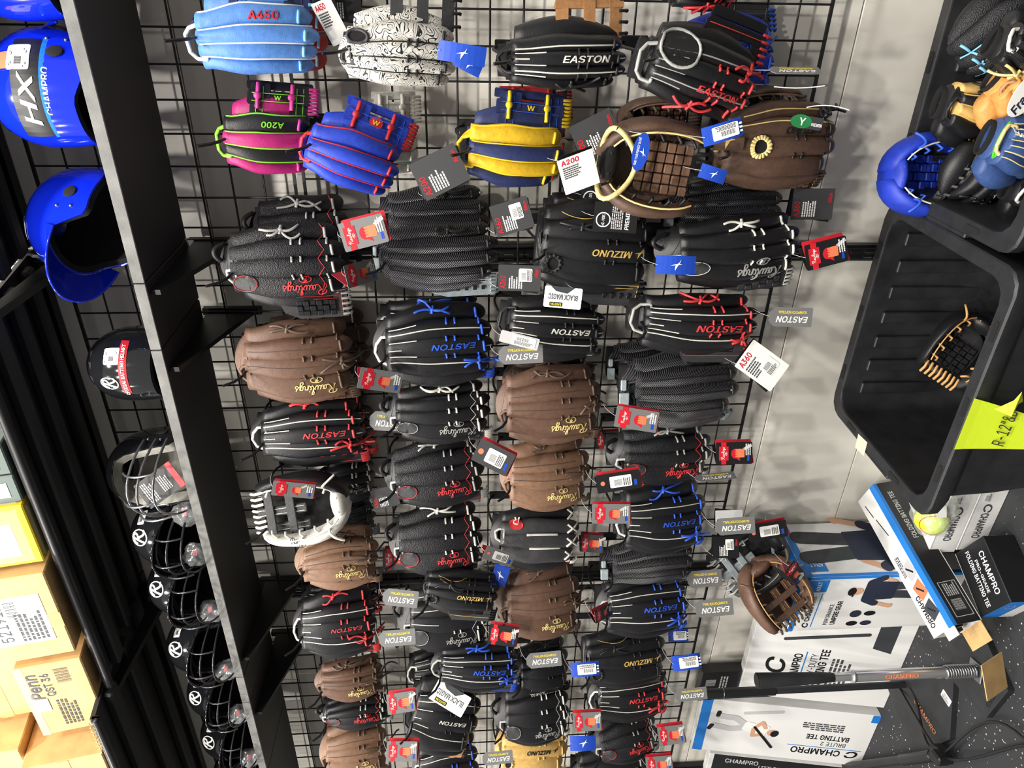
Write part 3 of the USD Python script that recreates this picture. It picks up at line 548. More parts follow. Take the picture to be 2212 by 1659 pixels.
G = hang('large black glove with coral laces and a wide grey-edged thumb opening', (1366, 30, 1676, 240), .25, roll=.28, mir=True, ww=.5, wa=.35, T=.1, short='large black glove with coral laces'); s_easton(G, tRED, .5, .35, True, 'bars', tRED, BLK, tGRY, tGRY, (-.34, .34), fi=1, tm=tRED)
G.oval_hole(3, .17, (.034, .17*G.L), tGRY)
# ---- second row: youth gloves
G = hang('magenta and black youth glove with lime green piping and A200 lettering', (474, 190, 664, 370), F, mir=True, ww=.5, wa=.4, roll=.08, hcf=.12, short='magenta youth glove'); s_infield(G, MAG, BLK, tPNK, tLIM, tLIM, .5, .4, stripe=BLK, txt='A200', tm=tLIM, stitch=tLIM, wtxt=W_, down=False, cuffm=BLK, wtm=tLIM)
G = hang('pale grey and white youth glove behind the royal blue one', (772, 214, 897, 376), K, mir=True, ww=.55, wa=.3, hcf=.08, hook=False); s_infield(G, PALE, WHT, tWHT, tTEAL, tWHT, .55, .3, stitch=tGRY)
G = hang('royal blue youth glove with red laces and a yellow W emblem on its web', (655, 222, 872, 416), F, roll=.38, mir=True, ww=.55, wa=.4, hcf=.1, short='royal blue youth glove'); s_infield(G, RBL, RBL, tDRD, tDRD, tDRD, .55, .4, stitch=tBLU, wtxt=W_, cuffm=RBL)
v, f = extr(Point(0, 0).buffer(1, quad_segs=8), 1.0); v = v*np.array([.075*G.L, .075*G.L, .001]); part(G.t, 'emblem_disc', G.M(np.stack([G.H*.5+v[:, 0], G.B*.54+v[:, 1], .012+v[:, 2]*.4], 1), f), tDRD, False)
G = hang('cream and red glove behind the navy and yellow one', (1012, 204, 1237, 392), K, mir=True, ww=.5, wa=.5, hook=False); s_infield(G, CRM, REDL, tDRD, tWHT, CRM, .5, .5, stripe=REDL)
G = hang('navy youth glove with broad yellow stripes, yellow laces and a yellow wrist strap', (986, 208, 1230, 396), F, mir=True, ww=.52, wa=.4, roll=.1, short='navy and yellow glove'); s_infield(G, NVY, NVY, tYEL, tYEL, tYEL, .52, .4, stripe=YEL, stitch=tBLU, wtxt=W_, cuffm=YEL)
# ---- brown gloves beside them
s = umitt('brown basket-web glove at the top rear behind the open cream-edged glove', (1335, 212, 1510, 300), K, 0, MBRN, MBRN, TANB, tBRN, 'weave', ties=False)
s = umitt('brown basket-web glove peeking out above the brown glove with the round green tag', (1555, 190, 1735, 290), .06, 0, MBRN, MBRN, TANB, tBRN, 'weave', ties=False)
s = umitt('open brown glove with thick cream edging showing its black lining and basket web', (1287, 262, 1528, 462), F, .12, MBRN, MBRN, TANB, tBLK, 'weave', binding=tCRM, inner=MBRN, heel=LIN, ties=False)
a = np.linspace(0, 2*np.pi, 30); part(s, 'cream_edging', tube(np.stack([(.072+.012*np.sin(a))*np.cos(a), -.035-.02*np.cos(a*2)+.02*np.sin(a), -.03+.036*np.sin(a)+.01*np.cos(a*2)], 1), .0058, 8, False), tCRM)
GREC.append((P(1300, 360, .16), F, 'open cream-edged brown glove', 3))
G = hang('brown glove with a cream-laced finger hole and a round green tag', (1532, 236, 1828, 412), .16, ww=.3, wa=.75, short='brown glove with cream-laced hole', hcf=.12); G.bodyparts(MBRN); G.cuff(MBRN, tCRM, G.hc, 'strap', (-.1, .1)); G.oval_hole(2, .24, (float(G.hw(2, .2))*.8, .065*G.L), tCRM)
for a in np.arange(0, 6.28, .33):
    x = float(G.xc(2, .24)); q = [(x+k*float(G.hw(2, .2))*.8*math.cos(a), -.24*G.L+k*.065*G.L*math.sin(a)) for k in (.85, 1.35)]; part(G.t, 'lace', tube(G.p(np.array([q[0][0], q[1][0]]), np.array([q[0][1], q[1][1]]), .004), .004, 5), tCRM)
G.web('weave', MBRN, tBRN, .3, .75, block=TANB, stitch=tCRM); G.laces(tBLK, True, True, ((.95, 0),)); G.write('MIZUNO', tBLK, 1, .68, .052*G.L); G.mid(0, .1, .95, 'piping', tCRM, .0016, .2); G.mid(1, .05, .95, 'piping', tCRM, .0016, .7)
v, f = bx((0, 0, 0), (.03, .012, .075), 0, .004); part(G.t, 'wrist_strap', (v+np.array([0, -.03, G.hc*.3]), f), MBRN, False); v, f = BIRD; v = v*np.array([.022, .022, .001]); part(G.t, 'emblem', (np.stack([.01-v[:, 1], -.0365-v[:, 2], G.hc*.3-.015+v[:, 0]], 1), f), tGLD, False)
# ---- third row, nearest the shelf
G = hang('second black glove with grey laces in shade behind the red-lettered basket-web glove', (545, 425, 748, 600), K, ww=.2, hook=False); s_rawl(G, tDRD, .2, .9, fin=BLK2, stitch=tDRD)
G = hang('black glove with red script lettering and a black basket web, nearest the shelf end', (486, 492, 738, 697), F, ww=.4, wa=.35, short='black basket-web glove with red script', hcf=.13); s_rawl(G, tRED, .4, .35, fin=BLK2, stitch=tDRD, block=BLK)
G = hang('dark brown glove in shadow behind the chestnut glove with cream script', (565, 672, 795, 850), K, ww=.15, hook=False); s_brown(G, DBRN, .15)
G = hang('large chestnut brown glove with cream script, directly left of the basket-web black glove', (515, 694, 756, 882), F, ww=.25, wa=.75, short='large chestnut brown glove', hcf=.13); s_brown(G, BRN, .25, .75)
G = hang('black glove with red laces behind the red EASTON glove in the row nearest the shelf', (600, 855, 800, 1000), K, ww=.2, hook=False); s_easton(G, tRED, text_=False)
G = hang('black glove with white piping and red EASTON lettering beside the white mitt', (547, 872, 782, 1018), F, ww=.3, wa=.75, short='red-lettered glove beside the white mitt'); s_easton(G, tRED, .3, .75)
G = hang('black glove with grey script half covered by the white mitt', (700, 985, 805, 1085), K, ww=.2, hook=False); s_rawl(G, tGRY)
G = hang('carbon-patterned black glove with pale grey web below the white mitt', (650, 1075, 805, 1178), K, ww=.35, wa=.6, hook=False); s_a360(G, .35, .6)
umitt('white and black first base mitt hanging open with its lattice web upwards', (552, 1020, 752, 1168), .27, math.pi-.12, BLK, WHT, GRYL, tWHT, 'bars', binding=tWHT, heel=WHT, word=(logo('script'), tBLK, .42, -.5, .016)); GREC.append((P(585, 1090, .2), .26, 'white first base mitt', 5))
G = hang('tan-brown glove with cream script hanging below the white mitt', (640, 1152, 812, 1278), F, ww=.2, wa=.8, short='tan-brown glove below the white mitt'); s_brown(G, TANB, .2, .8, 'bars')
G = hang('black glove with red ties and a grey-edged wrist opening above the red-laced EASTON glove', (652, 1252, 812, 1345), K, ww=.2, hook=False); s_easton(G, tRED, text_=False, bind=tGRY)
G = hang('black glove with red ties and red EASTON lettering, fourth glove along below the shelf', (636, 1280, 808, 1432), F, ww=.25, wa=.8, short='red-tied EASTON glove'); s_easton(G, tRED, .25, .8)
G = hang('brown glove with cream script under the red-tied EASTON glove', (682, 1425, 822, 1514), F, ww=.15, wa=.9, short='brown glove under the red-tied glove'); s_brown(G, BRN, .15, .9)
G = hang('black smooth glove with red script between two brown gloves', (692, 1500, 838, 1578), F, ww=.2, wa=.8, short='black glove between two brown ones'); s_rawl(G, tRED, .2, .8, stitch=tDRD, bind=tGRY, knots=())
G = hang('brown glove with cream script at the bottom edge of the photo nearest the shelf', (692, 1562, 832, 1690), F, ww=.2, wa=.8, short='brown glove at the photo edge'); s_brown(G, TANB, .2, .8)
# ---- fourth row
G = hang('carbon-patterned black glove with grey palm strip behind its twin with the pale web', (815, 408, 1058, 545), K, ww=.15, hook=False); s_a360(G, .15, .9)
G = hang('carbon-patterned black glove with a broad pale grey web, top of the second glove row', (812, 485, 1076, 648), F, ww=.38, wa=.5, short='carbon glove with broad grey web', hcf=.1); s_a360(G, .38, .5)
G = hang('black glove with blue ties in shade behind the blue EASTON glove', (815, 640, 1048, 760), K, ww=.15, hook=False); s_easton(G, tBLU, text_=False, bind=tGRY)
G = hang('black glove with blue EASTON lettering and blue ties below the broad grey web', (808, 668, 1066, 838), F, ww=.22, wa=.85, short='blue-lettered glove in the second row'); s_easton(G, tBLU, .22, .85)
G = hang('black smooth glove with grey script lettering under the blue EASTON glove', (832, 828, 1060, 968), F, ww=.28, wa=.7, short='grey-script black glove'); s_rawl(G, tGRY, .28, .7, stitch=tGRY, lace=tWHT)
G = hang('black mesh glove with red script and an open strap web', (832, 952, 1048, 1108), F, roll=-.06, ww=.25, wa=.7, short='red-script glove with strap web'); s_rawl(G, tRED, .25, .7, fin=BLK2, web='bars', stitch=tDRD)
G = hang('black mesh glove with red script and white ties under the strap-web one', (842, 1096, 1042, 1252), F, ww=.22, wa=.8, short='red-script glove with white ties'); s_rawl(G, tRED, .22, .8, fin=BLK2, stitch=tDRD, lace=tWHT)
G = hang('black glove with grey script and a wide neoprene cuff behind the small gold-lettered glove', (858, 1260, 1056, 1418), .17, ww=.2, wa=.8, short='grey-script glove with neoprene cuff', hcf=.2); s_rawl(G, tGRY, .2, .8, stitch=tGRY, web='bars', lace=tWHT)
for i in (0, 1, 2): G.mid(i, .0, .35 if i != 1 else .8, 'piping', tWHT, .0016)
G = hang('small tilted black glove with gold lettering and strap web before the grey-script glove', (905, 1232, 1080, 1350), .29, roll=.22, ww=.42, wa=.5, short='small gold-stitched glove', hcf=.08); s_mizuno(G, .42, .5, web='bars')
G = hang('black glove with blue lettering and a grey-edged opening, tilted above the tan-webbed glove', (928, 1392, 1122, 1508), .25, roll=.12, ww=.3, wa=.6, short='tilted blue-lettered glove'); s_easton(G, tBLU, .3, .6, bind=tGRY)
G = hang('black glove with white EASTON lettering and tan web, tilted below the blue-lettered one', (868, 1462, 1034, 1650), .22, roll=.3, ww=.22, wa=.7, short='tilted white-lettered glove'); s_easton(G, tWHT, .22, .7, wm=TAN, lace=tBLK, bind=tBLK)
G = hang('black glove with blue lettering at the bottom edge of the photo under the tan-webbed one', (890, 1600, 1034, 1740), .17, ww=.2, wa=.8, hook=False); s_easton(G, tBLU)
G = hang('black glove in deep shade above the tilted white-lettered glove', (880, 1400, 1010, 1500), K, ww=.2, hook=False); s_easton(G, tBLK, text_=False, pipe=tGRY)
# ---- fifth row
G = hang('black leather glove with gold stitching behind the large gold-lettered glove', (1165, 408, 1405, 560), K, ww=.2, hook=False); s_mizuno(G, .2)
G = hang('large black glove with gold MIZUNO lettering and a gold-stitched web', (1150, 440, 1418, 668), F, roll=.1, ww=.36, wa=.45, short='large gold-lettered black glove', hcf=.07); s_mizuno(G, .36, .45)
G = hang('black glove with white piping and large white EASTON lettering in the middle of the wall', (1070, 640, 1314, 770), F, roll=.12, ww=.1, wa=1.0, short='white-piped EASTON glove'); s_easton(G, tWHT, .1, 1.0, lace=tBLK, bind=tBLK, hole=(-.3, .3))
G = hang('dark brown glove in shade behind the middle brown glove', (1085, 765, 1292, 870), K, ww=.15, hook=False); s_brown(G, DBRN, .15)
G = hang('brown glove with cream script in the middle of the wall under the white-lettered EASTON glove', (1070, 798, 1306, 966), F, ww=.22, wa=.8, short='brown glove mid wall', hcf=.13); s_brown(G, BRN, .22, .8)
G = hang('light tan-brown glove with cream script below the middle brown one', (1078, 948, 1278, 1104), F, ww=.15, wa=.9, short='light tan-brown glove'); s_brown(G, TANB, .15, .9, 'bars')
G = hang('charcoal glove with white lace crosses and a round red patch', (1056, 1098, 1256, 1228), F, ww=.12, wa=1.0, roll=.1, short='charcoal glove with red patch'); G.bodyparts(GRYL, thumb=BLK, fm={0: BLK}); G.cuff(BLK, tGRY, G.hc, 'plain', hole=(-.1, 0)); G.web('bars', GRYL, tWHT, .12, 1.0, stitch=tDRD)
for i in range(4):
    x = float(G.xc(i, .9)); w = .013
    for sg in (-1, 1): q = np.linspace(-w, w, 4); part(G.t, 'lace', tube(G.p((x+q)*G.m, -.9*G.L+sg*q*1.3, .003), .0035, 5), tWHT)
G.groove(1, .3, .7, 'lace', tWHT, .004); G.groove(2, .35, .75, 'lace', tWHT, .004); G.patch(affinity.translate(affinity.scale(Point(0, 0).buffer(1), .014, .02), .25*G.W, -.16*G.L), tDRD, .002, 'round_patch'); G.write(centred(*text('R', 1, True, 1.1, .3), 1), tWHT, 0, .16, .018, du=-.35, th=.003)
G = hang('brown glove with cream script below the charcoal glove with the red patch', (1070, 1222, 1258, 1388), F, ww=.18, wa=.8, short='brown glove below the charcoal one', hcf=.18); s_brown(G, BRN, .18, .8, 'bars')
G = hang('plain black glove with gold-stitched web behind a grey EASTON tag', (1110, 1390, 1232, 1512), .15, ww=.25, wa=.7, short='plain black gold-stitched glove'); G.bodyparts(BLK); G.cuff(BLK, tBLK, G.hc, 'plain'); G.web('pad', BLK, BLK, .25, .7, stitch=tGLD); G.laces(tBLK)
G = hang('black smooth glove with grey script at its lowest finger and small white capital lettering', (1066, 1478, 1232, 1608), F, ww=.12, wa=.9, short='grey-script glove with small lettering', hcf=.2); s_rawl(G, tGRY, .12, .9, stitch=tGRY, lace=tWHT, knots=((.5, 0), (.62, 0))); G.write(centred(*text('THE GOLD GLOVE CO.', 1, True, 1, 0), 1), tWHT, 0, .62, .0075, du=-.5)
G = hang('golden tan glove with black MIZUNO lettering at the bottom edge of the photo', (1062, 1556, 1230, 1690), .17, ww=.22, wa=.8, short='golden tan glove', roll=.1); s_mizuno(G, .22, .8, GOLDT, tBLK, tBLK, 'bars', .6)
# ---- sixth row, nearest the floor
G = hang('carbon-patterned black glove with grey strap, in shade behind the white-laced black glove', (1432, 392, 1705, 520), K, ww=.12, hook=False); s_a360(G, .12, .9)
G = hang('black glove with grey script, white laces and white-outlined basket web', (1410, 468, 1748, 640), F, ww=.36, wa=.45, short='white-laced black glove', hcf=.2, roll=-.05); s_rawl(G, tGRY, .36, .45, stitch=tWHT, lace=tWHT, tipcap=False)
G = hang('black glove with red EASTON lettering and a big grey-edged thumb opening near the floor', (1350, 632, 1650, 786), .23, ww=.38, wa=.5, short='red-lettered glove near the floor', roll=.06); s_easton(G, tRED, .38, .5, bind=tGRY, hole=(-.36, .3))
G = hang('carbon-patterned black glove in shade behind the lowest carbon glove with grey trim', (1310, 732, 1520, 845), K, ww=.12, hook=False); s_a360(G, .12)
G = hang('carbon-patterned black glove with grey strap and trim under the red-lettered glove near the floor', (1336, 762, 1608, 928), F, ww=.2, wa=.85, short='lowest carbon glove'); s_a360(G, .2, .85)
G = hang('black mesh glove with red script in the row nearest the floor', (1308, 918, 1548, 1052), F, ww=.22, wa=.75, short='red-script glove nearest the floor', hcf=.2); s_rawl(G, tRED, .22, .75, fin=BLK2, stitch=tDRD)
G = hang('black glove with blue lettering under the red-script glove nearest the floor', (1325, 1045, 1534, 1198), F, ww=.16, wa=.9, short='blue-lettered glove near the floor'); s_easton(G, tBLU, .16, .9)
G = hang('black carbon-patterned glove with grey wrist strap between two blue-lettered gloves', (1296, 1168, 1508, 1275), .16, ww=.16, wa=.9, short='carbon glove between blue-lettered ones'); s_a360(G, .16, .9)
G = hang('black glove with blue lettering and grey-edged opening above the gold-lettered glove', (1284, 1246, 1494, 1378), F, ww=.16, wa=.9, short='second blue-lettered glove near the floor'); s_easton(G, tBLU, .16, .9, bind=tGRY)
G = hang('black glove with gold lettering and gold-stitched web between blue tags', (1256, 1362, 1448, 1496), F, ww=.25, wa=.7, short='gold-lettered glove between blue tags', hcf=.07); s_mizuno(G, .25, .7)
G = hang('black glove with red EASTON lettering under the gold-lettered glove with blue tags', (1268, 1448, 1448, 1562), .19, ww=.18, wa=.85, short='lowest red-lettered glove'); s_easton(G, tRED, .18, .85)
G = hang('black mesh glove with red script nearest the BRUTE 2 batting tee carton', (1270, 1545, 1428, 1655), F, roll=-.12, ww=.2, wa=.75, short='lowest red-script glove', hcf=.2); s_rawl(G, tRED, .2, .75, fin=BLK2, stitch=tDRD)
G = hang('black neoprene-cuffed glove cut by the bottom edge of the photo', (1232, 1618, 1400, 1740), .17, ww=.2, hook=False); s_rawl(G, tGRY)
# ---- hooks
for p, d, sh, sd in GREC:
    t = thing('glove_hook', 'black wire hook carrying the %s' % sh, 'hook'); x, z = p[0], p[2]
    part(t, 'back_plate', bx((x, -.008, z-.02), (.028, .008, .07), 0, .002), METB, False); e = d+.075
    part(t, 'prong', tube(curve([(x, -.008, z), (x, -e*.6, z+.002), (x, -e, z+.006), (x, -e-.022, z+.03)], 12), .0034, 6), METB)
for q, d in (((1310-0, 0),) if False else ()): pass
# ---------------------------------------------------------------- helmets on the shelf
def shell_pts(az, t, o=0.0, zl=None):
    a, b, c, zc = .108+o, .128+o, .128+o, .118
    lo = zl(az); z = lo+(zc+c-lo)*np.cos(t*np.pi/2); e = np.where(z > zc, np.sqrt(np.clip(1-((z-zc)/c)**2, 0, 1)), 1-.10*((zc-z)/zc)**2)
    return np.stack([a*e*np.sin(az), -b*e*np.cos(az), z], -1)
def rim_batting(az):
    d = np.abs((az+np.pi) % (2*np.pi)-np.pi); return .112-.100*sm(.85, 1.25, d)+.02*sm(1.95, 2.5, d)
def on_shell(az, el, o=0.0):
    """a point of the crown: az from the front, el the height angle"""
    return np.array([(.108+o)*math.cos(el)*math.sin(az), -(.128+o)*math.cos(el)*math.cos(az), .118+(.128+o)*math.sin(el)])
def wrap(v, az0, el0, th0=.0, turn=0.0):
    """bends flat lettering (x along the rim, y up, z outwards) on to the crown at az0, el0"""
    c, s = math.cos(turn), math.sin(turn); x, y = c*v[:, 0]-s*v[:, 1], s*v[:, 0]+c*v[:, 1]
    return np.array([on_shell(az0+a/(.118*math.cos(el0)), el0+b/.124, th0+z) for a, b, z in zip(x, y, v[:, 2])])
def helmet(t, shellm, foam, brim=True, cage=None, vents=True, logo_=None, pad=.018, brow=0.0):
    az = np.linspace(-np.pi, np.pi, 49)[:-1]; T = np.linspace(0.02, 1, 16)
    rim = lambda a: rim_batting(a)+brow*(1-sm(.7, 1.2, np.abs(a)))
    def layer(o): return np.array([shell_pts(az, np.full_like(az, q), o, rim) for q in T])
    A, B = layer(0), layer(-.005); part(t, 'shell', loft(np.concatenate([A, B[::-1]])[:, ::-1]), shellm, 50)
    C, D = layer(-.006), layer(-pad); part(t, 'foam_liner', loft(np.concatenate([C[3:], D[3:][::-1]])[:, ::-1], False), foam, 50)
    if brim:
        q = np.linspace(-1.02, 1.02, 21); R = []
        for u in np.linspace(0, 1, 6):
            ext = u*.07*np.cos(q*1.4); p = np.stack([.109*np.sin(q)+ext*np.sin(q)*.5, -.129*np.cos(q)-ext*1.0, .122-.03*u-.012*np.abs(q)-.0*u], -1); R.append(p)
        R = np.array(R); top, bot = R, R-[0, 0, .004]; part(t, 'brim', loft(np.concatenate([top, bot[::-1]], 0), False, False), shellm, 40)
        part(t, 'brim_edge', tube(R[-1]-[0, 0, .002], .0032, 6), shellm)
    for s in (-1, 1):
        c = shell_pts(np.array([s*1.6]), np.array([.86]), .001, rim_batting)[0]; part(t, 'ear_hole', ball(c, (.004, .014, .017), 8), LIN)
        for k in range(2): part(t, 'rivet', ball(shell_pts(np.array([s*(1.33)]), np.array([.8+.1*k]), .001, rim_batting)[0], (.003, .004, .004), 6), STEEL)
    if vents:
        for a in (-.55, -.2, .2, .55, 2.5, 2.9, 3.4, 3.8):
            for el in (.75,):
                v = np.array([(-.012, -.005, 0), (.010, -.010, 0), (.012, .008, 0), (-.012, -.005, .0012), (.010, -.010, .0012), (.012, .008, .0012)]); f = np.array([(0, 2, 1), (3, 4, 5), (0, 1, 4), (0, 4, 3), (1, 2, 5), (1, 5, 4), (2, 0, 3), (2, 3, 5)])
                part(t, 'vent', (wrap(v, a, el, .0003), f), LIN, False)
    for a in (-.12, .12) if vents else ():
        p = [on_shell(a*(1+.8*u), .25+1.0*u, .0008) for u in np.linspace(0, 1, 8)]; part(t, 'crown_crease', tube(p, .0016, 5), shellm)
    if cage is not None:
        def arc(z, out, a0=1.22, n=15, dz=0): q = np.linspace(-a0, a0, n); return np.stack([(.113+.01*np.cos(q))*np.sin(q), -(.13+out*np.cos(q/a0*np.pi/2))*np.cos(q)-.0, z+dz*np.cos(q/a0*np.pi/2)], -1)
        for z, o, dz in ((.085, .05, 0), (.05, .07, -.006), (.016, .062, -.014)): part(t, 'cage_bar', tube(arc(z, o, dz=dz), .0034, 6), cage)
        for a in (-.6, .6, 0): part(t, 'cage_upright', tube(curve([(.118*math.sin(a), -(.13+.045)*math.cos(a), .1), (.12*math.sin(a), -(.13+.077)*math.cos(a), .055), (.118*math.sin(a), -(.13+.06)*math.cos(a), .0)], 8), .0032, 6), cage)
    if logo_ is not None: logo_(t)
def r_logo(az0, el0, h, turn=0.0):
    def f(t):
        e = affinity.scale(Point(0, 0).buffer(1, quad_segs=8), .8*h, h); v, fc = extr(e.difference(affinity.scale(e, .86, .88)), .0014); part(t, 'emblem_ring', (wrap(v, az0, el0, .0004, turn), fc), cWHT, False)
        v, fc = extr(unary_union([LineString(curve(s, 10)).buffer(.075, quad_segs=2) for s in _S[:3]]), 1.0); v = v-np.array([.42, .5, 0]); v = v*np.array([h*1.35, h*1.35, .0014]); part(t, 'emblem', (wrap(v, az0, el0, .0004, turn), fc), cWHT, False)
    return f
def sticker_on(t, az0, el0, w, h, turn=0.0, m=None, o=.0012, bars=True):
    tm = trimesh.remesh.subdivide_to_size(*extr(rrect(w, h, .004), .0008), .012); part(t, 'price_sticker', (wrap(tm[0], az0, el0, o, turn), tm[1]), m or cWHT, False)
    if bars:
        bs = [bx((-w*.3+w*.022*i, -h*.02, .001), (w*.008*(1+i % 3), h*.3, .0004)) for i in range(14)]+[bx((-w*.05, y*h, .001), (w*.6*k, h*.035, .0004)) for y, k in ((.36, 1), (.28, .8), (-.26, 1.2), (-.36, .9))]
        v, f = cat(bs); part(t, 'bar_code', (wrap(v, az0, el0, o, turn), f), cTXT, False, kind='stuff')
ZB = ZS+.0245
def hloc(px_, py_, y=-.225, dz=0): p = P(px_, py_, -y); return np.array([p[0], y, ZB+dz])
def pose(p, loc, yaw, roll=0.0, pitch=0.0, scale=1.0):
    """set on the shelf: turned, tipped sideways and tipped back, its lowest point on the board"""
    cr, sr, cp, sp, cY, sY = math.cos(roll), math.sin(roll), math.cos(pitch), math.sin(pitch), math.cos(yaw), math.sin(yaw)
    R = np.array([[cY, -sY, 0], [sY, cY, 0], [0, 0, 1]])@np.array([[cr, 0, sr], [0, 1, 0], [-sr, 0, cr]])@np.array([[1, 0, 0], [0, cp, -sp], [0, sp, cp]])*scale
    az = np.linspace(-np.pi, np.pi, 60); q = shell_pts(az, np.ones(60), 0, rim_batting); q = np.vstack([q, shell_pts(az, np.full(60, .5), 0, rim_batting)])
    M = np.eye(4); M[:3, :3] = R.T; M[3, :3] = np.asarray(loc)-[0, 0, (q@R.T)[:, 2].min()-.001]; x = UsdGeom.Xformable(p); x.ClearXformOpOrder(); x.AddTransformOp().Set(Gf.Matrix4d(M.tolist()))
CB = 'batting helmet'
hb = thing('batting_helmet', 'glossy royal blue batting helmet turned to show its dark inside and brim', CB); helmet(hb, HBLU, FOAMK, logo_=None); pose(hb, hloc(215, 478, -.215), -.62, -.3, -.22, .97)
sticker_on(hb, .9, .8, .05, .036, 1.2)
hc = thing('batting_helmet', 'glossy royal blue batting helmet wrapped in a black and light blue card sleeve', CB); helmet(hc, HBLU, FOAMK); pose(hc, hloc(160, 190, -.215), 2.45, 0, 0, .95); A0 = .22-2.45
def band(t, w, y0, y1, az, el, m, name, o=.002): tm = trimesh.remesh.subdivide_to_size(*extr(sbox(-w, y0, w, y1), .0012), .014); part(t, name, (wrap(tm[0], az, el, o), tm[1]), m, False)
def wtext(t, s, h, x, y, az, el, st=1.2, shr=.1, o=.0034): v, f = centred(*text(s, 1, True, st, shr), 1); part(t, 'lettering', (wrap(v*np.array([h, h, .0012])+np.array([x, y, 0]), az, el, o), f), cWHT, False)
band(hc, .10, -.022, .03, A0, -.05, cBLK, 'card_sleeve'); band(hc, .105, -.042, -.021, A0, -.05, BOXB, 'sleeve_band', .0022); wtext(hc, 'CHAMPRO', .011, -.005, -.031, A0, -.05); wtext(hc, 'HX', .026, -.02, .003, A0, -.05, 1.9, .4)
tm = trimesh.remesh.subdivide_to_size(*extr(rrect(.035, .03, .006), .0012), .012); part(hc, 'orange_tab', (wrap(tm[0]+[.055, .045, 0], A0, -.05, .002), tm[1]), cORG, False); sticker_on(hc, A0+.5, .08, .05, .042, 0, o=.0035)
ch = copy_of(hb, 'batting_helmet', 'glossy royal blue batting helmet cut off by the top edge of the photo', hloc(110, -90, -.215), 2.4); pose(ch, hloc(110, -90, -.215), 2.75, 0, 0, .95)
hk = thing('batting_helmet', 'glossy black batting helmet with a white R emblem and red sleeve band, without cage', CB); A1 = .42-3.35; helmet(hk, HBLK, FOAMK, logo_=r_logo(A1-.42, .22, .026)); pose(hk, hloc(295, 784, -.21), 3.35, 0, 0, .84)
band(hk, .085, -.018, .002, A1, -.05, cRED, 'sleeve_band'); wtext(hk, 'OFFICIAL BATTING HELMET', .0085, -.01, -.008, A1, -.05, 1, .1); sticker_on(hk, A1+.3, .12, .05, .04, 0, o=.003)
hf = thing('batting_helmet', 'black batting helmet with thick grey foam pads and wire cage, a black card tag inside', CB); helmet(hf, HBLK, FOAM, False, CAGE, False, pad=.034, brow=.06); pose(hf, hloc(335, 1005, -.215), .12, -.15, -.2, .95)
hg = thing('batting_helmet', 'black caged batting helmet with white R emblem, first of the row behind the grey-foam one', CB); helmet(hg, HBLK, FOAMK, True, CAGEK, False, r_logo(.42, .42, .034)); sticker_on(hg, 1.0, .4, .045, .028, 0); pose(hg, hloc(375, 1138, -.225), .12, -.1, -.12, .88)
for (px_, py_), o in (((408, 1250), 'second'), ((445, 1378), 'third'), ((478, 1482), 'fourth'), ((506, 1574), 'fifth'), ((530, 1660), 'sixth')):
    lb = 'black caged batting helmet with white R emblem, %s of the row of caged ones' % o
    if o == 'sixth': lb = 'black caged batting helmet with white R emblem, last one, cut by the photo edge'
    c_ = copy_of(hg, 'batting_helmet', lb, hloc(px_, py_, -.2), 0); pose(c_, hloc(px_, py_, -.225), .12+.1*rng.random(), -.1, -.12, .88 if py_ < 1400 else .82)
def crumple(c, r, seed, n=3):
    m = trimesh.creation.icosphere(n); v = np.array(m.vertices); k = 1+.55*(meshkit.fbm(v*2.2+seed*7, 3, seed)-.5)[:, None]; return v*k*np.asarray(r)+np.asarray(c), np.array(m.faces)
for i, (px_, py_) in enumerate(((385, 1115), (425, 1200), (455, 1322), (490, 1450), (520, 1545), (548, 1640))):
    t = thing('plastic_bag', 'crumpled clear plastic bag in the cage of the %s helmet' % ('grey-foam', 'first R', 'second R', 'third R', 'fourth R', 'fifth R')[i], 'plastic bag'); c = P(px_, py_, .29); part(t, 'film', crumple((c[0], -.285, ZB+.035), (.038, .024, .034), i), CLR, 50); part(t, 'red_print', bx((c[0]+.01, -.288, ZB+.035), (.018, .004, .012), .4), cRED, False)

# ---------------------------------------------------------------- printed flat things: a frame with x along the reading direction, y up, z out of the print
class Frame:
    def __init__(s, o, u, v): s.o, s.u, s.v = np.asarray(o, float), np.asarray(u, float), np.asarray(v, float); s.n = np.cross(s.u, s.v)
    def __call__(s, m): v, f = m; return s.o+v[:, :1]*s.u+v[:, 1:2]*s.v+v[:, 2:3]*s.n, f
def rect(x0, y0, x1, y1, z0=.0006, z1=.0010): return bx(((x0+x1)/2, (y0+y1)/2, (z0+z1)/2), (abs(x1-x0), abs(y1-y0), z1-z0))
def shape(poly, z0=.0006, z1=.0010): v, f = extr(poly, z1-z0); v[:, 2] += z0; return v, f
def word(s, x, y, h, w=None, bold=True, stretch=1, shear=0, z=.0006, th=.0004):
    v, f = centred(*(text(s, 1, bold, stretch, shear) if isinstance(s, str) else s), 1); k = 1 if w is None else w/(h*(v[:, 0].max()-v[:, 0].min()))
    return np.stack([v[:, 0]*h*k+x, v[:, 1]*h+y, v[:, 2]*th+z], 1), f
def lines(x0, x1, y0, y1, n, z=.0006, seed=0):
    r = np.random.default_rng(seed); out = []
    for i in range(n):
        y = y0+(y1-y0)*(i+.5)/n; h = abs(y1-y0)/n*.28; x = x0
        while x < x0+(x1-x0)*r.uniform(.7, 1):
            l = (x1-x0)*r.uniform(.06, .16); out.append(rect(x, y-h, min(x+l, x1), y+h, z, z+.0003)); x += l+(x1-x0)*.025
    return cat(out)
def barcode(x0, y0, x1, y1, z=.0012): n = 16; return cat([rect(x0+(x1-x0)*i/n, y0, x0+(x1-x0)*(i+.2+.2*(i*7 % 3))/n, y1, z, z+.0002) for i in range(n)])
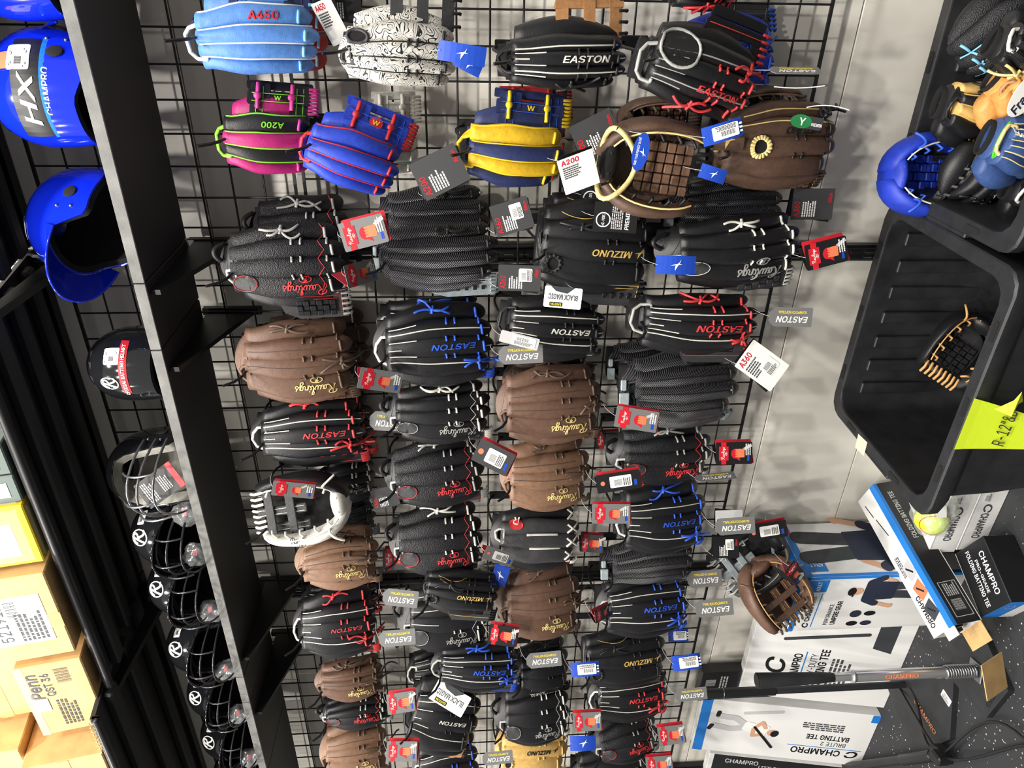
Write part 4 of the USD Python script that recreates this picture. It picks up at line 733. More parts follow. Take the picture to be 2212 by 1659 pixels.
def sticker(t, fr, x, y, w, h, seed=0, z=.001):
    sp = part(t, 'price_sticker', fr(shape(affinity.translate(rrect(w, h, min(w, h)*.1), x, y), z, z+.0004)), cWHT, False)
    part(sp, 'sticker_print', fr(cat([barcode(x-w*.35, y-h*.05, x+w*.2, y+h*.3, z+.0004), lines(x-w*.4, x+w*.4, y-h*.1, y-h*.45, 4, z+.0004, seed)])), cTXT, False, kind='stuff')
def tagframe(cx, cy, th, d, yawk=.75, tilt=0.0):
    c = P(cx, cy, d); va = view_yaw(c)*yawk; r = np.array([math.cos(va), math.sin(va), 0]); u = np.array([0, 0, 1.0]); n0 = np.cross(r, u)
    a = math.radians(th); X = -math.sin(a)*r-math.cos(a)*u; Yv = np.cross(n0, X); ct, st = math.cos(tilt), math.sin(tilt); n = np.cross(X, Yv)
    return Frame(c, X, ct*Yv+st*n), depth(c)/FPX
def string(t, fr, p0, to=None, m=None, back=.075):
    a = fr.o+p0[0]*fr.u+p0[1]*fr.v; e = a+np.array([-.01, back, .02]) if to is None else np.asarray(to); part(t, 'tag_string', tube(curve([a, (a+e)/2+np.array([0, 0, .006]), e], 8), .0007, 4), m or cLG)
CT = 'price tag'
def capsule_poly(a, b, r): return LineString([a, b]).buffer(r, quad_segs=2)
def easton_tag(cx, cy, w, h, label, th=180, d=.25, tilt=0.0):
    fr, k = tagframe(cx, cy, th, d, tilt=tilt); w, h = w*k, h*k; t = thing('hang_tag', label, CT)
    c = h*.28; pl = Polygon([(-w/2, -h/2), (w/2-c, -h/2), (w/2, -h/2+c), (w/2, h/2-c), (w/2-c, h/2), (-w/2, h/2)]).buffer(-.003).buffer(.003)
    part(t, 'card', fr(shape(pl, -.0006, .0006)), cGRY, False); part(t, 'lettering', fr(word('EASTON', -w*.03, h*.12, h*.3, w*.74, True, 1.3, .3)), cWHT, False); part(t, 'lettering', fr(word('SLOWPITCH SOFTBALL', -w*.03, -h*.25, h*.13, w*.66)), cYEL, False)
    string(t, fr, (w*.47, 0))
def cap_art(t, fr, x, y, s):
    part(t, 'cap_picture', fr(shape(affinity.translate(unary_union([affinity.scale(Point(0, 0).buffer(1), s*.5, s*.42), Polygon([(-s*.5, -.1*s), (-s*.75, -.5*s), (s*.1, -.35*s)])]), x, y))), cRED, False)
    part(t, 'glove_picture', fr(shape(affinity.translate(unary_union([sbox(-s*.36, -s*.35, s*.36, s*.2).buffer(.08*s)]+[capsule_poly((-.3*s+.2*s*q_, .1*s), (-.32*s+.22*s*q_, .42*s), .09*s) for q_ in range(4)]), x+.05*s, y-.5*s), .0008, .0012)), cORG, False)
    part(t, 'arm_picture', fr(shape(affinity.translate(Polygon([(s*.3, -.9*s), (s*.55, -.8*s), (s*1.0, -1.6*s), (s*.7, -1.7*s)]), x, y))), cLG, False)
def rawl_tag(cx, cy, w, h, label, th=-90, d=.25, front=None, fold=.0, stick=False, tilt=0.0, open_=.35):
    """folded card: the dark or grey front with its band and picture, and the red inner leaf turned away"""
    fr, k = tagframe(cx, cy, th, d, tilt=tilt); w, h = w*k, h*k; t = thing('folded_tag', label, CT)
    part(t, 'front_leaf', fr(shape(rrect(w, h, w*.06), -.0005, .0005)), front or cGRY, False)
    a = open_; hu = fr.u*math.cos(a)-fr.n*math.sin(a); lf = Frame(fr.o-.0015*fr.n-.5*w*fr.u+.5*w*hu, hu, fr.v); v, f = shape(affinity.translate(rrect(w*1.12, h, w*.06), w*.08, -h*.05), -.0004, .0004); part(t, 'red_leaf', lf((v, f)), cRED, False)
    v, f = shape(affinity.translate(rrect(w, h, w*.06), w*.02, -h*.01), -.0004, .0004); a = open_*1.8; hu = fr.u*math.cos(a)-fr.n*math.sin(a); lf = Frame(fr.o-.003*fr.n-.5*w*fr.u+.5*w*hu, hu, fr.v); part(t, 'back_leaf', lf((v, f)), cBLK, False)
    if stick:
        sticker(t, fr, 0, -h*.05, w*.62, h*.5, int(cx)); part(t, 'emblem', fr(rect(-w*.3, -h*.42, w*.0, -h*.35)), cBLU, False); part(t, 'glove_picture', fr(shape(Point(0, h*.36).buffer(w*.12))), cORG, False)
    else:
        part(t, 'red_band', fr(rect(-w*.5, h*.22, w*.5, h*.36)), cRED, False); part(t, 'brand_block', fr(rect(-w*.32, h*.16, w*.32, h*.42, .0008, .0013)), cRED, False); v, f = _SW; v = v-np.array([1.85, .2, 0]); part(t, 'lettering', fr((v*np.array([w*.15, w*.15, .0004])+np.array([0, h*.29, .0013]), f)), cWHT, False)
        cap_art(t, fr, -w*.02, -h*.03, w*.45); part(t, 'league_emblem', fr(cat([rect(-w*.36, -h*.42, -w*.12, -h*.36)])), cBLU, False); part(t, 'lettering', fr(lines(-w*.1, w*.42, -h*.3, -h*.46, 3, .0012, int(cy))), cWHT, False, kind='stuff')
    string(t, fr, (0, h*.47))
def miz_tag(cx, cy, w, h, label, th=180, d=.25, price=False, tilt=0.0):
    fr, k = tagframe(cx, cy, th, d, tilt=tilt); w, h = w*k, h*k; t = thing('hang_tag', label, CT); n = 9
    xs = np.linspace(-w/2, w/2, n); v = np.array([(x, y, z+.10*w*math.cos(x/w*2.6)-.1*w) for x in xs for y, z in ((-h/2, -.0005), (h/2, -.0005), (h/2, .0005), (-h/2, .0005))]).reshape(n, 4, 3); part(t, 'card', fr(loft(v)), cBLU, False)
    if price: sticker(t, fr, -w*.06, 0, w*.66, h*.72, int(cx), .0012); part(t, 'lettering', fr(word('MIZUNO', -w*.44, 0, w*.07, h*.6) if False else lines(-w*.48, -w*.41, -h*.3, h*.3, 3, .0012)), cWHT, False)
    else: part(t, 'emblem', fr(word(BIRD, 0, 0, h*.38, None, z=.0012)), cWHT, False)
    string(t, fr, (w*.46, 0))
def wil_tag(cx, cy, w, h, label, th=-90, d=.25, num='A360', stick=False, brand=True, front=None, numm=None, tilt=0.0, back=True):
    fr, k = tagframe(cx, cy, th, d, tilt=tilt); w, h = w*k, h*k; t = thing('hang_tag', label, CT)
    part(t, 'card', fr(shape(rrect(w, h, w*.03), -.0005, .0005)), front or cDGR, False)
    if back: lf = Frame(fr.o-(.003+.12*w)*fr.n, fr.u*.98-fr.n*.2, fr.v); part(t, 'back_card', lf(shape(affinity.rotate(rrect(w, h, w*.03), -8), -.0004, .0004)), cBLK, False)
    if num: part(t, 'lettering', fr(word(num, -w*.16, h*.38, h*.13, w*.5, True, 1.2, .1)), numm or cRED, False)
    part(t, 'small_print', fr(lines(-w*.4, w*.1, h*.26, -h*.08, 6, .0006, int(cx))), cWHT if front is not cWHT else cTXT, False, kind='stuff')
    if brand: part(t, 'lettering', fr(word('Wilson', w*.2, -h*.4, h*.085, w*.3, True, 1, .2)), cRED, False)
    if stick: sticker(t, fr, w*.12, -h*.14, w*.5, h*.32, int(cy))
    string(t, fr, (-w*.4, h*.47))
for a in ((1718, 152, 112, 30, 'dark EASTON tag seen almost edge-on beside the coral-laced glove', 180, .27, 1.15), (1708, 685, 96, 42, 'grey EASTON softball tag nearest the floor, right of the red-lettered glove', 182, .26), (1125, 766, 96, 40, 'grey EASTON softball tag over the middle brown glove', 178, .30), (1588, 1136, 88, 36, 'grey EASTON softball tag above the charcoal mitt on the box', 178, .30),
          (1543, 1313, 84, 36, 'grey EASTON softball tag left of the brown glove on the box', 177, .28), (858, 1378, 78, 34, 'bright grey EASTON softball tag between two columns at the red-tied glove', 177, .32), (865, 1292, 76, 36, 'shaded grey EASTON softball tag behind a hook beside the small gold-stitched glove', 188, .24), (1175, 1425, 76, 32, 'grey EASTON softball tag in front of the plain black gold-stitched glove', 177, .30),
          (1493, 1500, 70, 26, 'grey EASTON softball tag touching the black tube of the batting tee', 177, .27), (1075, 1637, 66, 26, 'grey EASTON softball tag in front of the golden tan glove', 177, .32), (838, 910, 78, 42, 'dark EASTON softball tag in the gap left of the smooth grey-script glove', 184, .16), (1545, 1030, 88, 26, 'EASTON tag seen edge-on below the red-script glove nearest the floor', 176, .27, 1.1), (1522, 1250, 76, 36, 'grey EASTON softball tag half hidden behind the carbon glove', 178, .14)):
    easton_tag(*a[:5], *a[5:])
for a in ((785, 503, 62, 98, 'grey folded tag with cap picture between the two nearest glove columns', dict(th=-104, d=.31)), (780, 590, 48, 100, 'fanned-open red and black folded tag hanging under the grey cap tag', dict(th=-100, d=.30, tilt=1.0, open_=.9)), (822, 822, 46, 100, 'folded grey and red tag beside the large chestnut glove', dict(th=-76, d=.32, tilt=.5, open_=.7)),
          (1375, 906, 46, 94, 'grey folded cap tag across the lowest carbon glove', dict(th=-80, d=.33)), (1586, 979, 48, 80, 'dark folded cap tag right of the red-script glove nearest the floor', dict(th=-90, d=.25, front=cBLK)), (1066, 988, 52, 84, 'folded red-backed tag with price sticker above the light tan-brown glove', dict(th=-62, d=.32, stick=True, front=cDGR)), (1336, 1040, 40, 96, 'black folded tag with white price sticker under the red-script glove', dict(th=-97, d=.33, stick=True, front=cBLK)),
          (1320, 1110, 42, 84, 'grey folded cap tag over the wrist of a blue-lettered glove', dict(th=-88, d=.33)), (1278, 1174, 38, 50, 'small grey folded cap tag left of the charcoal glove', dict(th=-84, d=.16, front=cDGR)), (1078, 1202, 30, 78, 'red folded tag with white sticker between the charcoal and the white-tied glove', dict(th=-65, d=.33, stick=True, tilt=.5, open_=.8)), (858, 1208, 46, 62, 'dark folded tag behind the wrist of the white-tied red-script glove', dict(th=-90, d=.12, front=cDGR)),
          (1086, 1373, 42, 62, 'dark folded cap tag beside the lower middle brown glove', dict(th=-80, d=.32, front=cBLK)), (866, 1518, 42, 60, 'grey and red folded tag above the tilted white-lettered glove', dict(th=-96, d=.33)), (868, 1623, 40, 66, 'pale grey folded tag at the bottom edge of the photo', dict(th=-87, d=.33)), (1268, 1559, 38, 62, 'grey folded cap tag between the grey-script glove and the lowest red-script glove', dict(th=-90, d=.3)), (1450, 1588, 38, 58, 'grey folded cap tag beside the batting tee carton', dict(th=-94, d=.25)),
          (1424, 1652, 34, 58, 'folded cap tag cut by the bottom edge near the little tee carton', dict(th=-92, d=.26)), (1304, 1324, 26, 78, 'dark folded tag seen from its edge over a blue-lettered glove', dict(th=-95, d=.31, front=cBLK, tilt=.9)), (634, 1058, 32, 90, 'red folded tag lying on the white mitt', dict(th=-78, d=.36, tilt=.4)), (1658, 1147, 36, 86, 'black folded tag with price sticker above the umpire gear carton', dict(th=-97, d=.17, stick=True, front=cBLK)),
          (1718, 1238, 34, 84, 'red-leaved folded tag hanging on the brown glove on the carton', dict(th=-50, d=.26, tilt=.7, open_=.9, front=cBLK)), (1785, 547, 56, 92, 'dark folded cap tag at the right end of the white-laced glove', dict(th=-104, d=.24, front=cBLK)), (1312, 950, 36, 52, 'dark red folded tag in shade behind the middle brown glove', dict(th=-94, d=.1, front=cDGR))):
    rawl_tag(*a[:5], **a[5])
for a in ((998, 116, 104, 40, 'blue tag with white bird emblem at the swirl-print glove', 188, .30), (1012, 140, 60, 30, 'second blue tag hanging behind the bird tag of the swirl-print glove', 205, .27), (1562, 285, 88, 40, 'blue tag with white price sticker between the two brown gloves', 163, .31, True), (1541, 376, 60, 30, 'small blue bird tag under the cream-edged glove', 196, .28), (1461, 573, 88, 40, 'blue bird tag over the wrist of the white-laced black glove', 182, .34), (1264, 1446, 62, 30, 'blue tag with price sticker left of the gold-lettered glove near the floor', 178, .30, True),
          (1484, 1431, 64, 32, 'blue tag with price sticker right of the gold-lettered glove near the floor', 175, .26, True), (1466, 1373, 44, 26, 'blue price tag half hidden under a blue-lettered glove', 180, .12, True), (1260, 1606, 56, 30, 'blue bird tag right of the golden tan glove', 181, .31), (1080, 1244, 44, 34, 'dark blue tag in shade above the lower middle brown glove', 110, .22)):
    miz_tag(*a[:5], *a[5:])
for a in ((950, 372, 84, 108, 'dark grey A200 tag hanging below the pale youth glove', dict(th=-116, num='A200', d=.27)), (1288, 294, 84, 96, 'dark Wilson-lettered tag in shade left of the cream-edged brown glove', dict(th=-116, num='A200', d=.2)), (1250, 372, 80, 84, 'white A200 tag with price print beside the navy and yellow glove', dict(th=-20, num='A200', front=cWHT, d=.28, brand=False, tilt=.4)), (1106, 468, 68, 84, 'dark A360 tag with white sticker left of the large gold-lettered glove', dict(th=-107, d=.25, stick=True)),
          (1122, 601, 56, 92, 'grey A360 tag with white price sticker below the broad grey web', dict(th=-88, d=.28, stick=True)), (1756, 441, 66, 92, 'dark A360 tag in shade right of the shaded carbon glove', dict(th=-90, d=.09)), (1646, 790, 70, 100, 'white A360 slowpitch tag with price sticker right of the red-lettered glove', dict(th=-55, front=cWHT, d=.24, stick=True, brand=False)), (832, 1075, 44, 56, 'dark A360 tag between the white mitt and the red-script glove', dict(th=-104, d=.2, brand=False)), (1568, 1182, 46, 58, 'black tag with white price sticker above the charcoal mitt', dict(th=-90, num=None, stick=True, front=cBLK, d=.2)),
          (716, 48, 44, 100, 'white and red A450 tag between the light blue and the swirl-print glove', dict(th=-22, num='A450', front=cWHT, d=.15, brand=False, tilt=.5)), (676, 282, 56, 90, 'black small-print tag behind the magenta youth glove', dict(th=-62, num=None, front=cBLK, d=.1, brand=False)), (735, 10, 66, 90, 'black small-print tag at the top edge of the photo behind the gloves', dict(th=-90, num=None, front=cBLK, d=.06, brand=False)), (1575, 1125, 46, 60, 'pale grey A360 tag hidden behind a grey EASTON tag', dict(th=-90, front=cLG, d=.22, brand=False, numm=cTXT))):
    wil_tag(*a[:5], **a[5])
for i, q in enumerate((((1672, 187, .25), (1720, 190, .26), (1782, 185, .28)), ((1742, 232, .2), (1790, 228, .22), (1835, 238, .24)))):
    t = thing('tag_fastener', 'thin white plastic tie sticking out %s' % ('under the coral-laced glove' if i == 0 else 'above the brown glove with the green label'), 'plastic tie'); part(t, 'strand', tube(curve([P(*p_) for p_ in q], 8), .0012, 5), cWHT)
def misc_tag(cx, cy, th, d, label, fn, yawk=.75):
    fr, k = tagframe(cx, cy, th, d, yawk); t = thing('hang_tag', label, CT); fn(t, fr, k)
def premier(t, fr, k):
    w, h = 62*k, 96*k; part(t, 'card', fr(shape(rrect(w, h, .002), -.0005, .0005)), cBLK, False); part(t, 'lettering', fr(word('PREMIER', 0, -h*.27, w*.14, w*.8, True, 1, .1)), cWHT, False); part(t, 'emblem_block', fr(rect(w*.1, -h*.47, w*.4, -h*.36)), cBLU, False); part(t, 'small_print', fr(lines(-w*.4, w*.4, h*.1, -h*.17, 6)), cLG, False, kind='stuff')
    e = Point(-w*.1, h*.28).buffer(w*.26); part(t, 'seal', fr(shape(e.difference(e.buffer(-w*.04)))), cWHT, False); part(t, 'lettering', fr(word('HI-FEEL', -w*.1, h*.28, w*.09, w*.4)), cWHT, False); string(t, fr, (0, h*.47))
misc_tag(1330, 470, -86, .27, 'black PREMIER tag lying on the large gold-lettered glove', premier); misc_tag(1302, 424, -86, .16, 'black PREMIER tag in shade behind the nearer PREMIER tag', premier)
def plate(t, fr, k):
    w, h = 82*k, 46*k; part(t, 'card', fr(shape(rrect(w, h, .004), -.0006, .0006)), cWHT, False); part(t, 'lettering', fr(word('BLACK MAGIC', 0, -h*.02, h*.24, w*.78)), cTXT, False); part(t, 'emblem_block', fr(rect(w*.0, h*.24, w*.34, h*.42)), cBLK, False); part(t, 'lettering', fr(word('EASTON', w*.17, h*.33, h*.1, w*.28, z=.001)), cYEL, False); part(t, 'player_picture', fr(shape(Polygon([(-w*.3, -h*.5), (-w*.1, -h*.2), (w*.2, -h*.28), (w*.35, -h*.5)]))), cDRK, False); string(t, fr, (-w*.4, -h*.4))
misc_tag(1216, 643, 186, .30, 'white BLACK MAGIC plate-shaped tag above the white-piped EASTON glove', plate); misc_tag(972, 1508, 212, .30, 'white BLACK MAGIC plate-shaped tag on the tilted white-lettered glove', plate)
def oval(t, fr, k):
    e = affinity.scale(Point(0, 0).buffer(1, quad_segs=8), 40*k, 18*k); part(t, 'card', fr(shape(e, -.0006, .0006)), cBLU, False); part(t, 'lettering', fr(word('FIND YOUR PERFECT GLOVE', 0, 7*k, 5*k, 58*k)), cWHT, False); part(t, 'emblem', fr(word(BIRD, 0, -5*k, 11*k)), cWHT, False); string(t, fr, (38*k, 0))
misc_tag(1384, 328, -80, .33, 'blue oval tag with white bird emblem on the cream-edged brown glove', oval)
def leaf(t, fr, k):
    e = affinity.scale(Point(0, 0).buffer(1, quad_segs=8), 24*k, 14*k); part(t, 'card', fr(shape(affinity.translate(rrect(42*k, 26*k, .005), 16*k, 0), -.0008, .0003)), cDGR, False); part(t, 'green_disc', fr(shape(affinity.translate(e, -12*k, 0), -.0004, .0007)), cGRN, False); part(t, 'lettering', fr(word('Y', -10*k, 0, 15*k, z=.0008)), cWHT, False); part(t, 'lettering', fr(word('PREMIER', 24*k, -3*k, 6*k, 24*k)), cWHT, False)
misc_tag(1742, 264, 8, .235, 'green and grey label stuck on the back of the brown finger-hole glove', leaf)
def pale(t, fr, k): w, h = 86*k, 26*k; part(t, 'card', fr(shape(rrect(w, h, .003), -.0005, .0005)), cLG, False); sticker(t, fr, w*.12, 0, w*.6, h*.8, 3); string(t, fr, (-w*.45, 0))
misc_tag(1122, 735, 15, .31, 'narrow white price tag at the wrist of the white-piped EASTON glove', pale)
def inner(t, fr, k): w, h = 62*k, 92*k; part(t, 'card', fr(shape(rrect(w, h, .003), -.0005, .0005)), cBLK, False); part(t, 'small_print', fr(cat([lines(-w*.4, w*.4, h*.4, h*.15, 5), lines(-w*.3, w*.3, -h*.0, -h*.25, 5)])), cLG, False, kind='stuff'); part(t, 'red_band', fr(rect(-w*.5, -h*.5, w*.5, -h*.36)), cRED, False); string(t, fr, (0, h*.47), None, None, .03)
misc_tag(345, 1048, -125, .30, 'black card tag hanging inside the grey-foam caged helmet', inner)
# ---------------------------------------------------------------- cartons on the floor
def frames(c0, yaw, sx, sy, sz, lean=0.0):
    """a carton from its front bottom left corner (seen from the front, -y): returns its world mapping and the face frames"""
    u = np.array([math.cos(yaw), math.sin(yaw), 0]); w = np.array([-math.sin(yaw), math.cos(yaw), 0]); z = np.array([0, 0, 1.0])
    cl, sl = math.cos(lean), math.sin(lean); v = cl*z+sl*w; b = cl*w-sl*z; o = np.asarray(c0, float)
    return dict(map=lambda m: (o+m[0][:, :1]*u+m[0][:, 1:2]*b+m[0][:, 2:3]*v, m[1]), front=Frame(o, u, v), right=Frame(o+sx*u, b, v), top=Frame(o+sz*v, u, b), left=Frame(o+sy*b, -b, v), u=u, b=b, v=v, o=o)
def carton(label, c0, yaw, sx, sy, sz, m, lean=0.0, cat_='box', name='carton', bev=.002):
    t = thing(name, label, cat_); F_ = frames(c0, yaw, sx, sy, sz, lean); part(t, 'body', F_['map'](bx((sx/2, sy/2, sz/2), (sx, sy, sz), 0, bev)), m, False); return t, F_
def C_logo(h): return centred(*text('C', 1, True, 1.35, .25), 1)
def rot(m, a, x=0, y=0):
    v, f = m; c, s = math.cos(a), math.sin(a); v = v.copy(); v[:, 0], v[:, 1] = c*v[:, 0]-s*v[:, 1]+x, s*v[:, 0]+c*v[:, 1]+y; return v, f
def capsule_poly(a, b, r): return LineString([a, b]).buffer(r, quad_segs=3)
def person_print(t, fr, x, y, s, turn=0.0, shirt=None, trousers=None, pose='stand'):
    def put(name, pl, m, z=.0012): v, f = shape(pl, z, z+.0004); v, f = rot((v, f), turn, x, y); part(t, name, fr((v, f)), m, False)
    sh, tr = shirt or cNVY, trousers or cDRK
    if pose == 'stand':
        put('trousers_picture', unary_union([capsule_poly((-.07*s, -.05*s), (-.11*s, -.5*s), .07*s), capsule_poly((.07*s, -.05*s), (.12*s, -.5*s), .07*s)]), tr)
        put('shirt_picture', unary_union([Polygon([(-.16*s, .3*s), (.16*s, .3*s), (.14*s, -.08*s), (-.14*s, -.08*s)]).buffer(.02*s), capsule_poly((-.16*s, .27*s), (-.24*s, .12*s), .05*s), capsule_poly((.16*s, .27*s), (.24*s, .12*s), .05*s)]), sh, .0013)
        put('arms_picture', unary_union([capsule_poly((-.24*s, .1*s), (-.3*s, -.08*s), .032*s), capsule_poly((.24*s, .1*s), (.16*s, -.04*s), .032*s), Point(-.3*s, -.1*s).buffer(.04*s)]), cSKN, .0011)
        put('head_picture', affinity.translate(affinity.scale(Point(0, 0).buffer(1), .065*s, .085*s), 0, .42*s), cSKN, .0014); put('cap_picture', unary_union([affinity.translate(affinity.scale(Point(0, 0).buffer(1), .075*s, .055*s), 0, .48*s), sbox(-.1*s, .445*s, .04*s, .465*s)]), cBLK, .0016)
    else:
        put('trousers_picture', unary_union([LineString([(0, 0), (-.1*s, -.2*s), (-.06*s, -.42*s)]).buffer(.055*s), LineString([(.03*s, 0), (.14*s, -.18*s), (.16*s, -.42*s)]).buffer(.055*s)]), cLG); put('shoes_picture', unary_union([capsule_poly((-.06*s, -.45*s), (-.13*s, -.46*s), .03*s), capsule_poly((.16*s, -.45*s), (.24*s, -.46*s), .03*s)]), cBLK, .0013)
        put('shirt_picture', Polygon([(-.08*s, .26*s), (.1*s, .26*s), (.07*s, -.02*s), (-.06*s, -.02*s)]).buffer(.03*s), cWHT, .0013); put('arms_picture', unary_union([LineString([(-.06*s, .24*s), (-.15*s, .16*s), (-.05*s, .12*s)]).buffer(.03*s), LineString([(.1*s, .24*s), (.16*s, .14*s), (.02*s, .1*s)]).buffer(.03*s)]), cSKN, .0015)
        put('head_picture', Point(.01*s, .36*s).buffer(.065*s), cSKN, .0014); put('cap_picture', affinity.scale(Point(.01*s, .4*s).buffer(.07*s), 1, .75), cBLK, .0016); put('bat_picture', LineString([(-.02*s, .1*s), (.3*s, .48*s)]).buffer(.02*s), cBLK, .0017)
# umpire gear carton, open on top
ux, uy, uz = .27, .24, .55; UO = np.array([-1.727-.27*math.cos(-.06), -.189+.27*math.sin(.06), .0]); t = thing('carton', 'white and blue open carton of umpire gear with two printed umpires', 'box'); Fu = frames(UO, -.06, ux, uy, uz)
for c, s in (((ux/2, .003, uz/2), (ux, .006, uz)), ((ux/2, uy-.003, uz/2), (ux, .006, uz)), ((.003, uy/2, uz/2), (.006, uy-.012, uz)), ((ux-.003, uy/2, uz/2), (.006, uy-.012, uz))): part(t, 'side_wall', Fu['map'](bx(c, s, 0, .001)), BOXW, False)
part(t, 'bottom', Fu['map'](bx((ux/2, uy/2, .003), (ux-.012, uy-.012, .006))), BOXW, False)
part(t, 'inside_print', Fu['map'](cat([bx((ux/2, uy-.0068, uz/2), (ux-.014, .001, uz-.02)), bx((.0068, uy/2, uz/2), (.001, uy-.016, uz-.02)), bx((ux/2, .0068, uz/2), (ux-.014, .001, uz-.02)), bx((ux-.0068, uy/2, uz/2), (.001, uy-.016, uz-.02))])), BOXB, False)
ff, fr_ = Fu['front'], Fu['right']
[part(t, 'blue_border', fq(rect(*r_)), BOXB, False) for fq, r_ in ((ff, (0, uz-.018, ux, uz)), (ff, (ux-.012, 0, ux, uz)), (fr_, (0, uz-.024, uy, uz)), (fr_, (0, 0, .012, uz)))]
for fr0, x in ((ff, ux-.045), (fr_, .05)):
    part(t, 'blue_label', fr0(rect(x-.028, uz-.085, x+.03, uz-.02, .0008, .0012)), BOXB, False); part(t, 'lettering', fr0(rot(word('ADULT', 0, 0, .013, .045, True, 1, .1, .0013), 0 if fr0 is ff else math.pi/2, x, uz-.055)), cWHT, False)
part(t, 'emblem', ff(word(C_logo(1), .03, uz-.055, .02)), cBLK, False); part(t, 'lettering', ff(word('CHAMPRO', .105, uz-.055, .017, .11)), cBLK, False); part(t, 'blue_rule', ff(rect(.02, uz-.078, .19, uz-.075)), BOXB, False)
part(t, 'lettering', ff(word('PERFORMANCE', .08, uz-.125, .014, .105, False)), cTXT, False); part(t, 'lettering', ff(word('UMPIRE GEAR', .088, uz-.15, .017, .12)), cBLK, False)
person_print(t, ff, ux-.075, uz-.30, .26); person_print(t, fr_, .13, uz-.24, .40, math.pi)
for i, (px_, w) in enumerate(((.03, .02), (.08, .03), (.03, .02), (.08, .02))): part(t, 'gear_picture', ff(shape(affinity.scale(Point(px_, uz-.22-.05*(i//2)).buffer(1), w*.6, .02))), cBLK if i % 3 == 0 else cNVY, False)
sticker(t, ff, ux-.105, uz-.045, .045, .04, 1, .0012)
# leaning tee cartons
t, Fh = carton('white carton of a heavy-duty batting tee leaning on the wall beside the umpire carton', (-2.56, -.095, .0), 0, .52, .05, .57, BOXW, -.0+.17)
ff = Fh['front']; part(t, 'emblem', ff(word(C_logo(1), .19, .46, .07)), cBLK, False); part(t, 'lettering', ff(word('CHAMPRO', .18, .385, .03, .17)), cBLK, False); part(t, 'blue_rule', ff(rect(.06, .355, .28, .359)), BOXB, False); part(t, 'lettering', ff(word('HEAVY-DUTY', .18, .325, .026, .18, False)), cTXT, False); part(t, 'lettering', ff(word('BATTING TEE', .19, .29, .03, .22)), cBLK, False); part(t, 'small_print', ff(lines(.1, .26, .26, .18, 5)), cTXT, False, kind='stuff')
part(t, 'tee_picture', ff(cat([shape(LineString([(.34, .45), (.4, .16)]).buffer(.008)), shape(Polygon([(.33, .13), (.47, .13), (.49, .06), (.31, .06)]))])), cDRK, False); part(t, 'leg_picture', ff(cat([shape(LineString([(.38, .5), (.45, .36), (.46, .2)]).buffer(.022))])), cLG, False); part(t, 'blue_corner', ff(rect(.47, .52, .52, .57)), BOXB, False); part(t, 'brown_edge', Fh['right'](rect(0, 0, .05, .57)), CARDB, False)
t, Fb = carton('white carton printed BRUTE 2 BATTING TEE standing on end against the wall', (-2.94, -.10, .0), -.0, .335, .05, .70, BOXW, .17)
ff = Fb['front']; [part(t, 'blue_border', ff(rect(*r_)), BOXB, False) for r_ in ((0, .66, .335, .70), (.29, -.0, .335, .03))]; UPW = math.pi/2
for s, x, y, h, w, b, m in (('CHAMPRO', .07, .2, .036, .2, True, cBLK), ('BRUTE 2', .125, .14, .024, .1, False, cTXT), ('BATTING TEE', .165, .17, .028, .17, True, cBLK)): part(t, 'lettering', ff(rot(word(s, 0, 0, h, w, b), UPW, x, y)), m, False)
part(t, 'emblem', ff(rot(word(C_logo(1), 0, 0, .04), UPW, .07, .055)), cBLK, False); part(t, 'blue_rule', ff(rect(.098, .02, .101, .32)), BOXB, False); part(t, 'small_print', ff(rot(lines(0, .17, .0, .05, 4), UPW, .255, .12)), cTXT, False, kind='stuff'); person_print(t, ff, .19, .5, .3, UPW*0+2.9, pose='bat'); part(t, 'bat_picture', ff(shape(LineString([(.27, .52), (.3, .38)]).buffer(.009))), cLG, False)
t, Fl = carton('black and white LITTLE BRUTE batting tee carton at the bottom edge of the photo', (-3.32, -.10, .0), 0, .36, .05, .62, BOXW, .17)
ff = Fl['front']; part(t, 'black_panel', ff(rect(.24, 0, .36, .6)), BOXK, False); part(t, 'blue_border', ff(rect(0, .58, .24, .62)), BOXB, False)
for s, x, y, h, w, m in (('CHAMPRO', .325, .48, .026, .14, cLG), ('LITTLE BRUTE', .30, .33, .022, .15, cLG), ('BATTING TEE', .27, .32, .026, .17, cWHT)): part(t, 'lettering', ff(rot(word(s, 0, 0, h, w, z=.0012), -UPW, x, y)), m, False)
part(t, 'lettering', ff(rot(word('CHAMPRO', 0, 0, .04, .22), -UPW, .17, .3)), cBLK, False); part(t, 'emblem', ff(rot(word(C_logo(1), 0, 0, .045), -UPW, .17, .46)), cBLK, False); part(t, 'blue_rule', ff(rect(.21, .1, .213, .56)), BOXB, False)
t, Fk = carton('narrow black carton with a small bar code behind the tee cartons', (-2.61, .012, 0), 0, .17, .045, .72, BOXK); part(t, 'bar_code', Fk['front'](barcode(.09, .66, .13, .7, .0006)), cLG, False, kind='stuff'); part(t, 'small_print', Fk['front'](lines(.02, .15, .645, .61, 3)), cLG, False, kind='stuff')
